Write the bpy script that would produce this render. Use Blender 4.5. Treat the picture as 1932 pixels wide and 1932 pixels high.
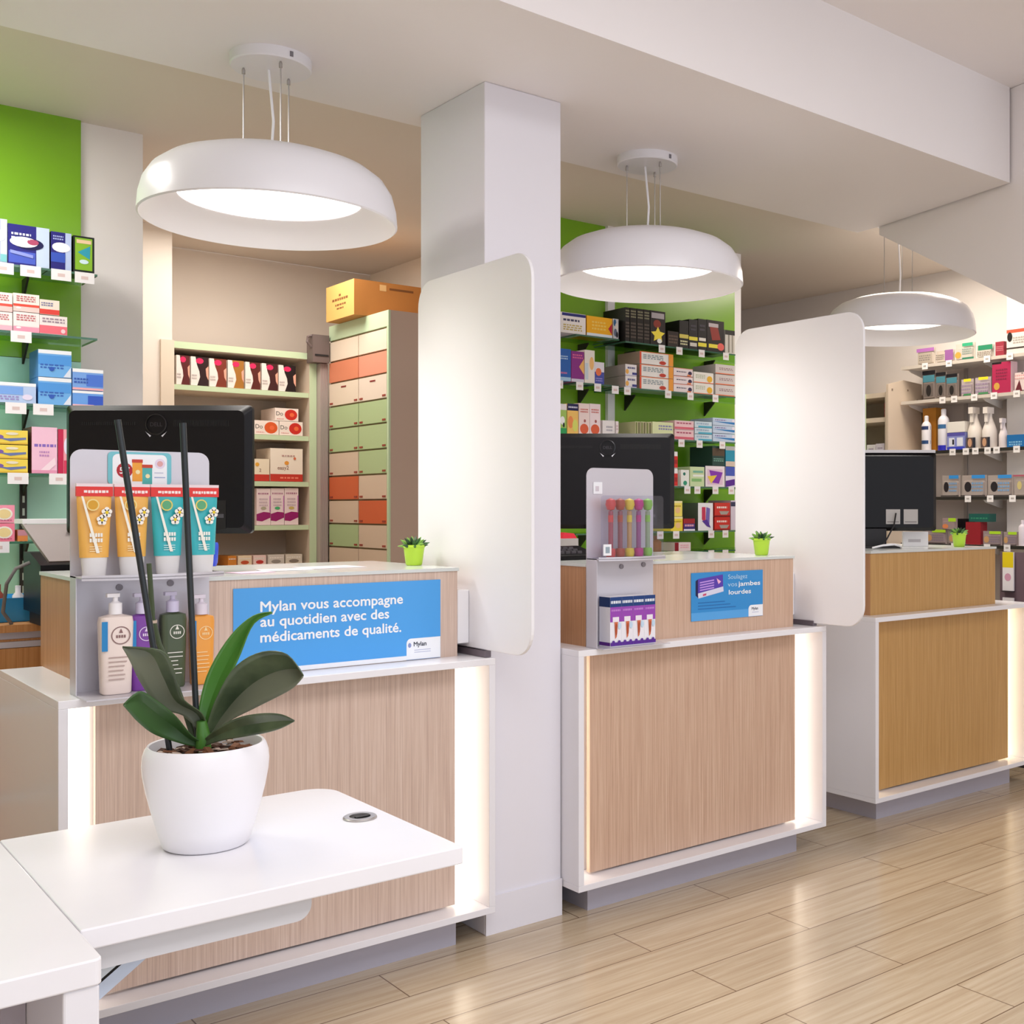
import bpy, bmesh, math, random
from mathutils import Vector, Matrix
random.seed(7)
PI = math.pi
for o in list(bpy.data.objects):
    bpy.data.objects.remove(o, do_unlink=True)
SC = bpy.context.scene
COL = SC.collection

# ---------------------------------------------------------------- camera, world, exposure
cam_d = bpy.data.cameras.new('camera')
cam_d.sensor_width = 36.0
cam_d.lens = 36.0 * 2135.7 / 1932.0
cam_d.shift_x = -0.1470
cam_d.shift_y = -0.0036
cam_d.clip_start = 0.05
cam = bpy.data.objects.new('camera', cam_d)
cam.location = (0, 0, 1.45)
cam.rotation_euler = (math.radians(90), 0, math.radians(49.73 - 90))
COL.objects.link(cam)
SC.camera = cam
vs = SC.view_settings
vs.view_transform = 'Standard'
vs.look = 'None'
vs.exposure = 0.34
vs.gamma = 1.0
vs.use_curve_mapping = False

world = bpy.data.worlds.new('daylight')
SC.world = world
world.use_nodes = True
bg = world.node_tree.nodes['Background']
bg.inputs['Color'].default_value = (0.86, 0.905, 1.0, 1)
bg.inputs['Strength'].default_value = 1.15

def area(name, loc, rot, sx, sy, power, color):
    l = bpy.data.lights.new(name, 'AREA')
    l.shape = 'RECTANGLE'; l.size = sx; l.size_y = sy
    l.energy = power; l.color = color
    o = bpy.data.objects.new(name, l)
    o.location = loc; o.rotation_euler = rot
    COL.objects.link(o)
    return o
# unseen fill lights added below the ceilings to brighten sales floor and staff side
area('fill_light_sales_floor', (1.6, 0.3, 3.28), (0, 0, 0), 3.6, 1.6, 70, (0.97, 0.97, 1.0))
area('fill_light_staff_aisle', (0.2, 4.3, 2.97), (0, 0, 0), 0.9, 0.5, 24, (1.0, 0.97, 0.93))
area('fill_light_far_bay', (5.45, 4.05, 2.97), (0, 0, 0), 0.5, 0.9, 15, (1.0, 0.89, 0.76))
area('fill_light_back_room', (2.3, 5.9, 2.97), (0, 0, 0), 0.9, 0.6, 15, (1.0, 0.94, 0.87))

# ---------------------------------------------------------------- helpers
def lin(h):
    h = h.lstrip('#')
    c = [int(h[i:i + 2], 16) / 255 for i in (0, 2, 4)]
    return tuple(x / 12.92 if x <= 0.04045 else ((x + 0.055) / 1.055) ** 2.4 for x in c) + (1,)
_M = {}
def mat(key, color='#ffffff', rough=0.5, metal=0.0, spec=0.5, trans=0.0, emit=None, estr=0.0, coat=0.0, alpha=1.0):
    if key in _M: return _M[key]
    m = bpy.data.materials.new(key); m.use_nodes = True
    b = m.node_tree.nodes['Principled BSDF']
    b.inputs['Base Color'].default_value = lin(color)
    b.inputs['Roughness'].default_value = rough
    b.inputs['Metallic'].default_value = metal
    b.inputs['Specular IOR Level'].default_value = spec
    b.inputs['Transmission Weight'].default_value = trans
    b.inputs['Coat Weight'].default_value = coat
    b.inputs['Alpha'].default_value = alpha
    if emit:
        b.inputs['Emission Color'].default_value = lin(emit)
        b.inputs['Emission Strength'].default_value = estr
    _M[key] = m
    return m
def ink(h, rough=0.45):
    return mat('print_' + h, h, rough, spec=0.35)

class MB:
    """collects faces in world or local coordinates and links them as one mesh object"""
    def __init__(s): s.v = []; s.f = []; s.fm = []; s.mats = []
    def mi(s, m):
        if m not in s.mats: s.mats.append(m)
        return s.mats.index(m)
    def add(s, vs_, fs, m):
        n = len(s.v); k = s.mi(m)
        s.v += [tuple(p) for p in vs_]
        for f in fs: s.f.append([n + i for i in f]); s.fm.append(k)
    def box(s, x0, y0, z0, x1, y1, z1, m, ms=None):
        """ms: optional material per side in the order -x +x -y +y -z +z"""
        V = [(x0, y0, z0), (x1, y0, z0), (x1, y1, z0), (x0, y1, z0), (x0, y0, z1), (x1, y0, z1), (x1, y1, z1), (x0, y1, z1)]
        F = [(0, 4, 7, 3), (1, 2, 6, 5), (0, 1, 5, 4), (3, 7, 6, 2), (0, 3, 2, 1), (4, 5, 6, 7)]
        if ms is None: s.add(V, F, m)
        else:
            n = len(s.v); s.v += V
            for f, q in zip(F, ms): s.f.append([n + i for i in f]); s.fm.append(s.mi(q or m))
    def prism(s, poly, a, b, m, axis='z'):
        """extrude a 2D polygon along an axis: 'z' -> (x,y), 'x' -> (y,z), 'y' -> (x,z)"""
        def P(p, t): return {'z': (p[0], p[1], t), 'x': (t, p[0], p[1]), 'y': (p[0], t, p[1])}[axis]
        n = len(poly)
        V = [P(p, a) for p in poly] + [P(p, b) for p in poly]
        F = [tuple(range(n))[::-1], tuple(range(n, 2 * n))] + [(i, (i + 1) % n, n + (i + 1) % n, n + i) for i in range(n)]
        ar = sum(poly[i][0] * poly[(i + 1) % n][1] - poly[(i + 1) % n][0] * poly[i][1] for i in range(n))
        flip = (ar < 0) ^ (b < a) ^ (axis == 'y')
        if flip: F = [f[::-1] for f in F]
        s.add(V, F, m)
    def lathe(s, prof, c, m, seg=32, sx=1.0, sy=1.0, cap=True):
        """prof: (r, z) from bottom to top around the vertical axis through c"""
        n = len(s.v); V = []; F = []
        for r, z in prof:
            for k in range(seg):
                a = 2 * PI * k / seg
                V.append((c[0] + r * sx * math.cos(a), c[1] + r * sy * math.sin(a), c[2] + z))
        for i in range(len(prof) - 1):
            for k in range(seg):
                k2 = (k + 1) % seg
                F.append((i * seg + k, i * seg + k2, (i + 1) * seg + k2, (i + 1) * seg + k))
        if cap:
            if prof[0][0] > 1e-5: F.append(tuple(range(seg))[::-1])
            if prof[-1][0] > 1e-5: F.append(tuple(range((len(prof) - 1) * seg, len(prof) * seg)))
        s.add(V, F, m)
    def tube(s, pts, r, m, seg=8):
        pts = [Vector(p) for p in pts]; rr = r if isinstance(r, (list, tuple)) else [r] * len(pts)
        V = []; F = []
        for i, p in enumerate(pts):
            d = (pts[min(i + 1, len(pts) - 1)] - pts[max(i - 1, 0)]).normalized()
            u = d.orthogonal().normalized() if abs(d.z) > 0.9 else d.cross(Vector((0, 0, 1))).normalized()
            if i and u.dot(pu) < 0: u = -u
            w = d.cross(u).normalized(); pu = u
            for k in range(seg):
                a = 2 * PI * k / seg
                V.append(p + (u * math.cos(a) + w * math.sin(a)) * rr[i])
        for i in range(len(pts) - 1):
            for k in range(seg):
                k2 = (k + 1) % seg
                F.append((i * seg + k, i * seg + k2, (i + 1) * seg + k2, (i + 1) * seg + k))
        F.append(tuple(range(seg))[::-1]); F.append(tuple(range((len(pts) - 1) * seg, len(pts) * seg)))
        s.add(V, F, m)
    def build(s, name, parent=None, loc=None, rotz=0, smooth=False, bevel=0, solid=0):
        """loc: where the object's origin sits; without it the vertices are world coordinates"""
        me = bpy.data.meshes.new(name)
        off = Vector((0, 0, 0))
        if parent is not None and loc is None:
            off = world_loc(parent)
            R = Matrix.Rotation(-world_rot(parent), 3, 'Z')
            me.from_pydata([R @ (Vector(p) - off) for p in s.v], [], s.f)
        else:
            me.from_pydata(s.v, [], s.f)
        for m in s.mats: me.materials.append(m)
        me.polygons.foreach_set('material_index', s.fm)
        me.update()
        bm = bmesh.new(); bm.from_mesh(me)
        bmesh.ops.recalc_face_normals(bm, faces=bm.faces) if not getattr(s, 'keep', False) else None
        bm.to_mesh(me); bm.free()
        if smooth:
            me.polygons.foreach_set('use_smooth', [True] * len(me.polygons))
            me.set_sharp_from_angle(angle=math.radians(38))
        o = bpy.data.objects.new(name, me); COL.objects.link(o)
        if loc is not None: o.location = loc
        o.rotation_euler = (0, 0, rotz)
        if parent is not None: o.parent = parent
        if bevel:
            b = o.modifiers.new('edge', 'BEVEL'); b.width = bevel; b.segments = 2; b.limit_method = 'ANGLE'
        if solid:
            b = o.modifiers.new('thickness', 'SOLIDIFY'); b.thickness = solid; b.offset = 0
        return o
def world_loc(o):
    p = Vector(o.location)
    while o.parent is not None:
        o = o.parent; p = Matrix.Rotation(o.rotation_euler.z, 3, 'Z') @ p + Vector(o.location)
    return p
def world_rot(o):
    r = o.rotation_euler.z
    while o.parent is not None: o = o.parent; r += o.rotation_euler.z
    return r
def tag(o, label=None, cat=None, group=None, kind=None):
    if label: o['label'] = label
    if cat: o['category'] = cat
    if group: o['group'] = group
    if kind: o['kind'] = kind
    return o
def thing(name, label, cat, loc, rotz=0, group=None):
    o = bpy.data.objects.new(name, None); o.empty_display_size = 0.05
    o.location = loc; o.rotation_euler = (0, 0, rotz); COL.objects.link(o)
    return tag(o, label, cat, group)
def copy_tree(o, parent=None):
    c = o.copy(); COL.objects.link(c)
    if parent is not None: c.parent = parent
    for ch in [q for q in bpy.data.objects if q.parent == o]: copy_tree(ch, c)
    return c
def rrect(x0, y0, x1, y1, r, seg=6, corners=(1, 1, 1, 1)):
    """rounded rectangle, corners counter-clockwise from x0,y0"""
    out = []
    for (cx, cy, a0, on, px, py) in ((x0 + r, y0 + r, PI, corners[0], x0, y0), (x1 - r, y0 + r, 1.5 * PI, corners[1], x1, y0),
                                     (x1 - r, y1 - r, 0, corners[2], x1, y1), (x0 + r, y1 - r, 0.5 * PI, corners[3], x0, y1)):
        if on:
            for k in range(seg + 1):
                a = a0 + 0.5 * PI * k / seg; out.append((cx + r * math.cos(a), cy + r * math.sin(a)))
        else: out.append((px, py))
    return out
_T = {}
def glyphs(txt, bold=0.0):
    """vertices and faces of a line of text, x from 0 to 1 line widths, baseline at 0; returns V, F, width at size 1"""
    if (txt, bold) in _T: return _T[(txt, bold)]
    c = bpy.data.curves.new('line', 'FONT'); c.body = txt; c.size = 1.0;  c.resolution_u = 3
    o = bpy.data.objects.new('line', c); COL.objects.link(o)
    dg = bpy.context.evaluated_depsgraph_get(); e = o.evaluated_get(dg); me = e.to_mesh()
    V = [(v.co.x, v.co.y) for v in me.vertices]; F = [tuple(p.vertices) for p in me.polygons]
    e.to_mesh_clear(); bpy.data.objects.remove(o, do_unlink=True); bpy.data.curves.remove(c)
    x0 = min(p[0] for p in V); w = max(p[0] for p in V) - x0
    _T[(txt, bold)] = ([(x - x0, y) for x, y in V], F, w)
    return _T[(txt, bold)]
def write(mb, txt, org, ux, uz, width, m, height=None, bold=0.0, lift=0.0):
    """lay text on a plane: org = baseline start, ux = unit direction of reading, uz = unit up"""
    V, F, w = glyphs(txt)
    k = width / w; kh = k if height is None else height
    org = Vector(org); ux = Vector(ux); uz = Vector(uz)
    n = ux.cross(uz)
    for i, (dx, dy) in enumerate(((0, 0), (1, 0), (-1, 0), (0, 1), (0, -1)) if bold else ((0, 0),)):
        mb.add([org + ux * (x * k + dx * bold * k) + uz * (y * kh + dy * bold * kh) + n * (lift + i * .00004) for x, y in V], F, m)
def art(mb, g, w, h, yf, step=0.00035):
    """print on a front that faces -y: unit coordinates, x from -w/2, z from 0"""
    for i, q in enumerate(g):
        y = yf - step * (i + 1)
        X = lambda u: (u - .5) * w
        if q[0] == 'r':
            _, a, b, c, d, col = q
            mb.add([(X(a), y, b * h), (X(c), y, b * h), (X(c), y, d * h), (X(a), y, d * h)], [(0, 1, 2, 3)], ink(col))
        elif q[0] == 'e':
            _, a, b, c, d, col = q; n = 18
            mb.add([(X(a + c * math.cos(2 * PI * k / n)), y, (b + d * math.sin(2 * PI * k / n)) * h) for k in range(n)], [tuple(range(n))], ink(col))
        elif q[0] == 'p':
            mb.add([(X(a), y, b * h) for a, b in q[1]], [tuple(range(len(q[1])))], ink(q[2]))
        elif q[0] == 't':
            _, a, b, c, d, col, n = q; R = random.Random(int(a * 97 + c * 31 + n + w * 1000)); dz = (d - b) / n
            for k in range(n):
                z0 = d - dz * (k + .8); z1 = d - dz * (k + .25); x = a
                while x < c - .02:
                    l = R.uniform(.05, .16) * (c - a) + .02; e = min(c, x + l)
                    mb.add([(X(x), y, z0 * h), (X(e), y, z0 * h), (X(e), y, z1 * h), (X(x), y, z1 * h)], [(0, 1, 2, 3)], ink(col))
                    x = e + .035 * (c - a) + .01
        elif q[0] == 'T':
            _, a, b, hh, txt, col = q
            V, F, tw = glyphs(txt)
            k = hh * w * .8 if tw * hh * w * .8 < w * .75 else w * .75 / tw
            mb.add([(X(a) + px * k, y, b * h + py * k) for px, py in V], F, ink(col))

# ---------------------------------------------------------------- node materials
def nodes(m):
    return m.node_tree.nodes, m.node_tree.links, m.node_tree.nodes['Principled BSDF']
def veneer(key, base, dark, light, rough=0.42):
    m = mat(key, base, rough); N, L, b = nodes(m)
    tc = N.new('ShaderNodeTexCoord'); mp = N.new('ShaderNodeMapping')
    mp.inputs['Scale'].default_value = (230, 230, 3.0)
    n = N.new('ShaderNodeTexNoise'); n.inputs['Scale'].default_value = 1.0; n.inputs['Detail'].default_value = 5; n.inputs['Roughness'].default_value = .65
    r = N.new('ShaderNodeValToRGB'); e = r.color_ramp.elements
    e[0].position = .25; e[0].color = lin(dark); e[1].position = .75; e[1].color = lin(light)
    k = e.new(.5); k.color = lin(base)
    L.new(tc.outputs['Object'], mp.inputs['Vector']); L.new(mp.outputs['Vector'], n.inputs['Vector'])
    L.new(n.outputs['Fac'], r.inputs['Fac']); L.new(r.outputs['Color'], b.inputs['Base Color'])
    return m
def paint(key, base, vary=0.02, rough=0.6, scale=3.0):
    m = mat(key, base, rough); N, L, b = nodes(m)
    n = N.new('ShaderNodeTexNoise'); n.inputs['Scale'].default_value = scale; n.inputs['Detail'].default_value = 3
    tc = N.new('ShaderNodeTexCoord'); L.new(tc.outputs['Object'], n.inputs['Vector'])
    mx = N.new('ShaderNodeMix'); mx.data_type = 'RGBA'
    c = lin(base)
    mx.inputs[6].default_value = tuple(x * (1 - vary) for x in c[:3]) + (1,)
    mx.inputs[7].default_value = tuple(min(1, x * (1 + vary)) for x in c[:3]) + (1,)
    L.new(n.outputs['Fac'], mx.inputs[0]); L.new(mx.outputs[2], b.inputs['Base Color'])
    return m
def planks():
    m = mat('oak_plank_tiles', '#cdb497', .3); N, L, b = nodes(m)
    tc = N.new('ShaderNodeTexCoord'); mp = N.new('ShaderNodeMapping')
    mp.inputs['Location'].default_value = (-2.91 + 1.31 * 8, -0.05 + 8.0, 0)
    br = N.new('ShaderNodeTexBrick'); br.offset = .415; br.offset_frequency = 2; br.squash = 1
    for k, v in (('Scale', 1.0), ('Mortar Size', .0022), ('Mortar Smooth', .2), ('Bias', 0.0), ('Brick Width', 1.31), ('Row Height', .2)):
        br.inputs[k].default_value = v
    br.inputs['Color1'].default_value = (0, 0, 0, 1); br.inputs['Color2'].default_value = (1, 1, 1, 1); br.inputs['Mortar'].default_value = (.5, .5, .5, 1)
    L.new(tc.outputs['Object'], mp.inputs['Vector']); L.new(mp.outputs['Vector'], br.inputs['Vector'])
    m2 = N.new('ShaderNodeMapping'); m2.inputs['Scale'].default_value = (2.0, 46, 1)
    L.new(tc.outputs['Object'], m2.inputs['Vector'])
    sh = N.new('ShaderNodeVectorMath'); sh.operation = 'MULTIPLY_ADD'; sh.inputs[1].default_value = (9, 5, 0)
    L.new(br.outputs['Color'], sh.inputs[0]); L.new(m2.outputs['Vector'], sh.inputs[2])
    n = N.new('ShaderNodeTexNoise'); n.inputs['Scale'].default_value = 1; n.inputs['Detail'].default_value = 6; n.inputs['Roughness'].default_value = .6; n.inputs['Distortion'].default_value = .6
    L.new(sh.outputs[0], n.inputs['Vector'])
    r = N.new('ShaderNodeValToRGB'); e = r.color_ramp.elements
    e[0].position = .28; e[0].color = lin('#b39d82'); e[1].position = .76; e[1].color = lin('#d2c2aa')
    k = e.new(.52); k.color = lin('#c3b095')
    L.new(n.outputs['Fac'], r.inputs['Fac'])
    t = N.new('ShaderNodeMix'); t.data_type = 'RGBA'; t.blend_type = 'MULTIPLY'; t.inputs[0].default_value = .22
    L.new(r.outputs['Color'], t.inputs[6])
    w = N.new('ShaderNodeMapRange'); w.inputs['To Min'].default_value = .62; w.inputs['To Max'].default_value = 1.1
    L.new(br.outputs['Color'], w.inputs['Value']); L.new(w.outputs[0], t.inputs[7])
    g = N.new('ShaderNodeMix'); g.data_type = 'RGBA'; g.inputs[7].default_value = lin('#6d553f')
    L.new(br.outputs['Fac'], g.inputs[0]); L.new(t.outputs[2], g.inputs[6])
    L.new(g.outputs[2], b.inputs['Base Color'])
    b.inputs['Roughness'].default_value = .21
    return m

WALL = paint('wall_paint', '#ebe5e2'); WARM = paint('wall_paint_warm', '#eadfd3'); PILL = paint('pillar_paint', '#e6e3ea', .008)
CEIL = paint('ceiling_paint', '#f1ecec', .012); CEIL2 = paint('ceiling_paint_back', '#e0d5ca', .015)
WHITE = mat('white_lacquer', '#ebe9ee', .28); MATTE = mat('white_plastic', '#f1eff2', .5)
MARBLE = paint('white_stone_top', '#efedf1', .025, .24, 6)
VEN1 = veneer('veneer_near', '#d0b7a7', '#b89d90', '#e0cbbe')
VEN2 = veneer('veneer_middle', '#ccaa92', '#b4917a', '#ddc1a9')
VEN3 = veneer('veneer_far_warm_lit', '#c09458', '#ab8047', '#cfa56e')  # warm light over the far counter is put into this veneer's colour
VBOX = veneer('veneer_upstand', '#bc8a62', '#a3734f', '#cd9f79')
STEEL = mat('brushed_steel', '#b9b4b2', .35, .85); ALU = mat('painted_aluminium', '#cfcbd2', .35, .25)
DARK = mat('black_plastic', '#0b090d', .36, spec=.25); DARKM = mat('black_matt_plastic', '#1b181b', .55)
def clear(key, tint, gloss):
    m = bpy.data.materials.new(key); m.use_nodes = True; N, L = m.node_tree.nodes, m.node_tree.links
    N.remove(N['Principled BSDF']); o = N['Material Output']
    a = N.new('ShaderNodeBsdfTransparent'); a.inputs['Color'].default_value = lin(tint)
    g_ = N.new('ShaderNodeBsdfGlossy'); g_.inputs['Roughness'].default_value = .03
    x = N.new('ShaderNodeMixShader'); x.inputs[0].default_value = gloss
    L.new(a.outputs[0], x.inputs[1]); L.new(g_.outputs[0], x.inputs[2]); L.new(x.outputs[0], o.inputs['Surface'])
    _M[key] = m
    return m
GLASS = clear('clear_glass', '#e8f4ec', .10); ACRYL = clear('clear_acrylic', '#f4f4fa', .05)
GEDGE = mat('glass_edge', '#4c7a66', .1, trans=.3)
LED = mat('led_diffuser', '#fff6e6', .5, emit='#fff1dc', estr=2.2)
LAMPGLOW = mat('lamp_diffuser', '#ffffff', .5, emit='#fff4e6', estr=2.8)
GREEN = mat('green_back_panel', '#7cb026', .22); GREEN_SHEEN = mat('green_back_panel_sheen', '#b8ecd6', .2)  # lower green panel: the bright window's reflection is painted in as mint
GROUPS = ['boxes on the glass shelves behind the near counter', 'boxes on the glass shelves behind the middle counter', 'boxes on the back room shelves', 'goods on the white wall shelving past the far counter']
PRINTS = [
[('r',0,0,0.62,1,'#26247e'),('e',0.6,0.62,0.3,0.13,'#f4f2fa'),('r',0.64,0.03,0.98,0.2,'#7fc4c8')],
[('r',0,0,0.68,1,'#26247e'),('r',0.02,0.05,0.66,0.34,'#4a5ec4'),('e',0.5,0.55,0.36,0.15,'#14124a'),('e',0.38,0.58,0.34,0.13,'#f4f2fa'),('e',0.6,0.6,0.14,0.07,'#b04a6a'),('t',0.08,0.62,0.55,0.82,'#dfe2f5',2),('p',[(0.05,0.36),(0.6,0.28),(0.6,0.2),(0.05,0.28)],'#8f9be0')],
[('r',0,0,0.7,1,'#241f78'),('e',0.5,0.6,0.45,0.13,'#f2eef8'),('r',0,0.2,0.7,0.45,'#3552b8'),('t',0.1,0.78,0.6,0.92,'#aab4e8',2)],
[('r',0.08,0.07,0.9,0.95,'#86b82a'),('p',[(0.2,0.55),(0.8,0.75),(0.78,0.38)],'#2a9ab0'),('r',0.15,0.8,0.85,0.9,'#e8c9a0'),('e',0.5,0.3,0.22,0.06,'#cfe8ec')],
[('r',0,0.28,1,0.42,'#f4e9e4'),('t',0.12,0.55,0.85,0.9,'#c06a70',3),('r',0,0,1,0.26,'#f3b6c4'),('e',0.2,0.2,0.1,0.05,'#fff6f4')],
[('r',0,0.28,1,0.42,'#f6eae6'),('t',0.12,0.55,0.85,0.9,'#c06a70',3),('r',0,0,1,0.26,'#f09db4'),('e',0.2,0.2,0.1,0.05,'#fff6f4')],
[('r',0,0.02,1,0.46,'#f0707e'),('t',0.1,0.6,0.9,0.9,'#a08a98',2),('e',0.85,0.2,0.08,0.12,'#f8d0d4')],
[('r',0,0.28,1,0.42,'#e8584c'),('t',0.12,0.55,0.85,0.9,'#c06a70',3),('r',0,0,1,0.26,'#f6c9c4'),('e',0.2,0.2,0.1,0.05,'#fff6f4')],
[('r',0,0.28,1,0.42,'#e5503f'),('t',0.12,0.55,0.85,0.9,'#c06a70',3),('r',0,0,1,0.26,'#f7cfc8'),('e',0.2,0.2,0.1,0.05,'#fff6f4')],
[('r',0,0.02,1,0.36,'#e2453c'),('t',0.08,0.55,0.7,0.85,'#7a78a0',2)],
[('r',0,0.84,1,1,'#f4f4f8'),('r',0,0.4,0.7,0.8,'#7aa8ea'),('t',0.05,0.12,0.6,0.36,'#9a8cc8',2),('e',0.8,0.3,0.12,0.14,'#e6dcf2')],
[('r',0,0.86,1,1,'#eef2f6'),('r',0,0,1,0.84,'#6fb0ea'),('r',0.0,0.45,1,0.8,'#4f98e0'),('t',0.06,0.3,0.8,0.5,'#3564b8',2),('p',[(0.75,0.02),(0.98,0.02),(0.98,0.4)],'#dfe6f2'),('e',0.4,0.3,0.08,0.08,'#2c58b8')],
[('r',0,0.84,1,1,'#f4f6fa'),('r',0.5,0.1,1,0.7,'#2f56c4'),('r',0,0.0,0.7,0.12,'#f0b8c0')],
[('r',0,0.84,1,1,'#f6f8fa'),('r',0.45,0.2,1,0.75,'#4c78d8'),('r',0.0,0.02,1,0.12,'#f4b0b4'),('t',0.05,0.3,0.5,0.6,'#3158b0',2)],
[('r',0,0.0,1,0.12,'#e0b63a'),('p',[(0.0,0.5),(0.5,0.2),(0.95,0.35),(0.95,0.5),(0.4,0.4)],'#6a78a8'),('e',0.15,0.5,0.16,0.16,'#7a5ca8'),('e',0.55,0.75,0.18,0.1,'#e8e0c8')],
[('t',0.1,0.55,0.95,0.66,'#8a6ac0',1),('t',0.3,0.35,0.7,0.5,'#c08ac0',2),('p',[(0.3,0.05),(0.9,0.35),(0.95,0.2),(0.6,0.03)],'#f8dfe8'),('r',0,0,1,0.07,'#e79ab8')],
[('r',0,0,0.28,1,'#c41e4c'),('e',0.5,0.62,0.2,0.2,'#e6e2f4'),('r',0.3,0.0,1,0.3,'#d8385c')],
[('e',0.55,0.5,0.36,0.34,'#f6f0e4'),('e',0.55,0.5,0.28,0.26,'#f0d89a'),('t',0.3,0.1,0.9,0.2,'#c05a80',1)],
[('r',0,0.5,1,1,'#c88a98')],
[('r',0,0.86,1,1,'#1f2350'),('t',0.1,0.2,0.9,0.7,'#8a8090',3)],
[('r',0.05,0.84,1,0.98,'#2a2f78'),('t',0.1,0.55,0.8,0.74,'#4a4a68',1),('t',0.1,0.12,0.85,0.45,'#c8b060',3)],
[('r',0,0,1,0.14,'#dfe6f0'),('p',[(0.84,0.45),(0.99,0.75),(0.99,0.15)],'#c02040'),('t',0.2,0.3,0.75,0.8,'#fbd060',3)],
[('e',0.3,0.8,0.25,0.18,'#3e6a94'),('e',0.65,0.6,0.3,0.2,'#eae2d8'),('e',0.4,0.3,0.3,0.2,'#6c7488'),('e',0.7,0.2,0.2,0.15,'#2e2a30')],
[('r',0,0.0,1,0.12,'#a8cbe8'),('t',0.3,0.66,0.8,0.8,'#bcd8f2',2),('t',0.3,0.2,0.8,0.3,'#d07aa8',1)],
[('p',[(0.6,0.5),(1,0.78),(1,0.25)],'#f2b868'),('t',0.1,0.75,0.9,0.92,'#e06a98',2),('r',0,0,1,0.1,'#d8d4e4')],
[('e',0.7,0.6,0.22,0.2,'#f6c07a'),('r',0.05,0.1,0.35,0.6,'#cfdae4')],
[('r',0,0.55,1,1,'#e8e2ea'),('e',0.4,0.55,0.3,0.18,'#ee7a4a'),('t',0.1,0.1,0.8,0.3,'#a8a0dc',2)],
[('r',0,0.8,1,1,'#eee6ea'),('e',0.65,0.45,0.2,0.14,'#f2f2f2'),('r',0,0,1,0.2,'#2e9c58'),('e',0.75,0.3,0.08,0.08,'#222a2a')],
[('r',0,0.78,1,1,'#1a1a52'),('e',0.3,0.4,0.24,0.2,'#ef8f52'),('e',0.7,0.3,0.24,0.2,'#d8dc6c'),('t',0.1,0.84,0.9,0.94,'#d8d8ea',1)],
[('e',0.5,0.2,0.4,0.16,'#e0623e'),('t',0.15,0.7,0.85,0.85,'#d0685a',2),('e',0.55,0.45,0.1,0.05,'#a85a58')],
[('t',0.3,0.3,0.8,0.7,'#a8a4b0',2)],
[('r',0.05,0.1,0.85,0.18,'#b0506a'),('e',0.85,0.2,0.1,0.14,'#d6d68a'),('t',0.1,0.4,0.8,0.8,'#d8b8c0',2)],
[('t',0.1,0.7,0.9,0.95,'#8a866a',3),('t',0.1,0.1,0.9,0.6,'#5c5048',5)],
[('r',0.08,0.78,0.92,0.94,'#b0a8ac'),('e',0.45,0.62,0.25,0.12,'#8a3428'),('p',[(0.5,0.54),(0.64,0.4),(0.96,0.37),(0.73,0.26),(0.78,0.11),(0.5,0.18),(0.22,0.11),(0.27,0.26),(0.04,0.37),(0.36,0.4)],'#f6e04a'),('e',0.6,0.12,0.16,0.07,'#f2f2ee')],
[('t',0.1,0.2,0.9,0.8,'#6a5648',3)],
[('r',0,0.36,1,0.5,'#d8c860'),('t',0.1,0.1,0.9,0.3,'#e0dcb0',2)],
[('r',0.0,0.3,1,0.42,'#efe04a'),('r',0.1,0.1,0.9,0.22,'#d8d2c8'),('t',0.2,0.6,0.8,0.85,'#55505a',2)],
[('r',0,0.12,1,0.24,'#f0e246'),('r',0.1,0.3,0.9,0.4,'#ece6dc'),('t',0.2,0.6,0.8,0.85,'#55505a',2)],
[('p',[(0.12,0.9),(0.62,0.82),(0.8,0.4),(0.3,0.36)],'#96322a'),('r',0.1,0.78,0.66,0.9,'#c8bcc0'),('r',0.1,0.12,0.8,0.24,'#f0e048'),('e',0.8,0.18,0.2,0.12,'#ee6a62')],
[('r',0,0.8,1,1,'#1c1818'),('r',0.3,0.05,0.45,0.8,'#8a8478'),('r',0.7,0.05,0.82,0.8,'#a29a8c')],
[('r',0,0.0,1,0.1,'#d8d2ea'),('t',0.2,0.55,0.9,0.85,'#5a5a8a',1),('e',0.16,0.35,0.14,0.22,'#f2b45a'),('r',0.6,0.1,1,0.3,'#3c3f88')],
[('r',0,0,0.05,1,'#e8593a'),('r',0,0.94,1,1,'#f08a5c'),('t',0.1,0.4,0.7,0.8,'#8a9aa0',3),('e',0.68,0.2,0.1,0.16,'#c8402e'),('r',0.86,0,1,1,'#f2a03a')],
[('r',0,0.92,1,1,'#f0a090'),('t',0.15,0.4,0.65,0.65,'#4a4a60',1),('e',0.85,0.4,0.1,0.26,'#3a2a50'),('r',0.7,0,0.9,0.2,'#ee8a5c')],
[('r',0,0,1,0.08,'#f28a6a'),('t',0.1,0.4,0.6,0.8,'#b8c0a0',3),('e',0.8,0.4,0.14,0.3,'#f0b830')],
[('t',0.2,0.4,0.9,0.7,'#9a7a80',2),('r',0,0,1,0.1,'#e87a50')],
[('r',0.1,0.1,0.4,0.95,'#7a8448'),('r',0.6,0.1,0.85,0.95,'#5c5a34')],
[('t',0.3,0.5,0.95,0.85,'#8a8ab8',2),('r',0,0,1,0.2,'#b6c85a')],
[('t',0.1,0.6,0.9,0.85,'#b04a68',1),('r',0,0.05,1,0.3,'#e06a7c'),('r',0.0,0.9,1,1,'#f8d8dc')],
[('r',0.2,0.0,1,0.3,'#58b4d0'),('t',0.1,0.5,0.8,0.8,'#7a9cc0',2)],
[('p',[(0.0,0.5),(1,0.2),(1,0.5)],'#2a7cc0'),('t',0.1,0.6,0.6,0.85,'#8a7ab0',1),('e',0.93,0.7,0.06,0.2,'#f0e8f4')],
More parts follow.
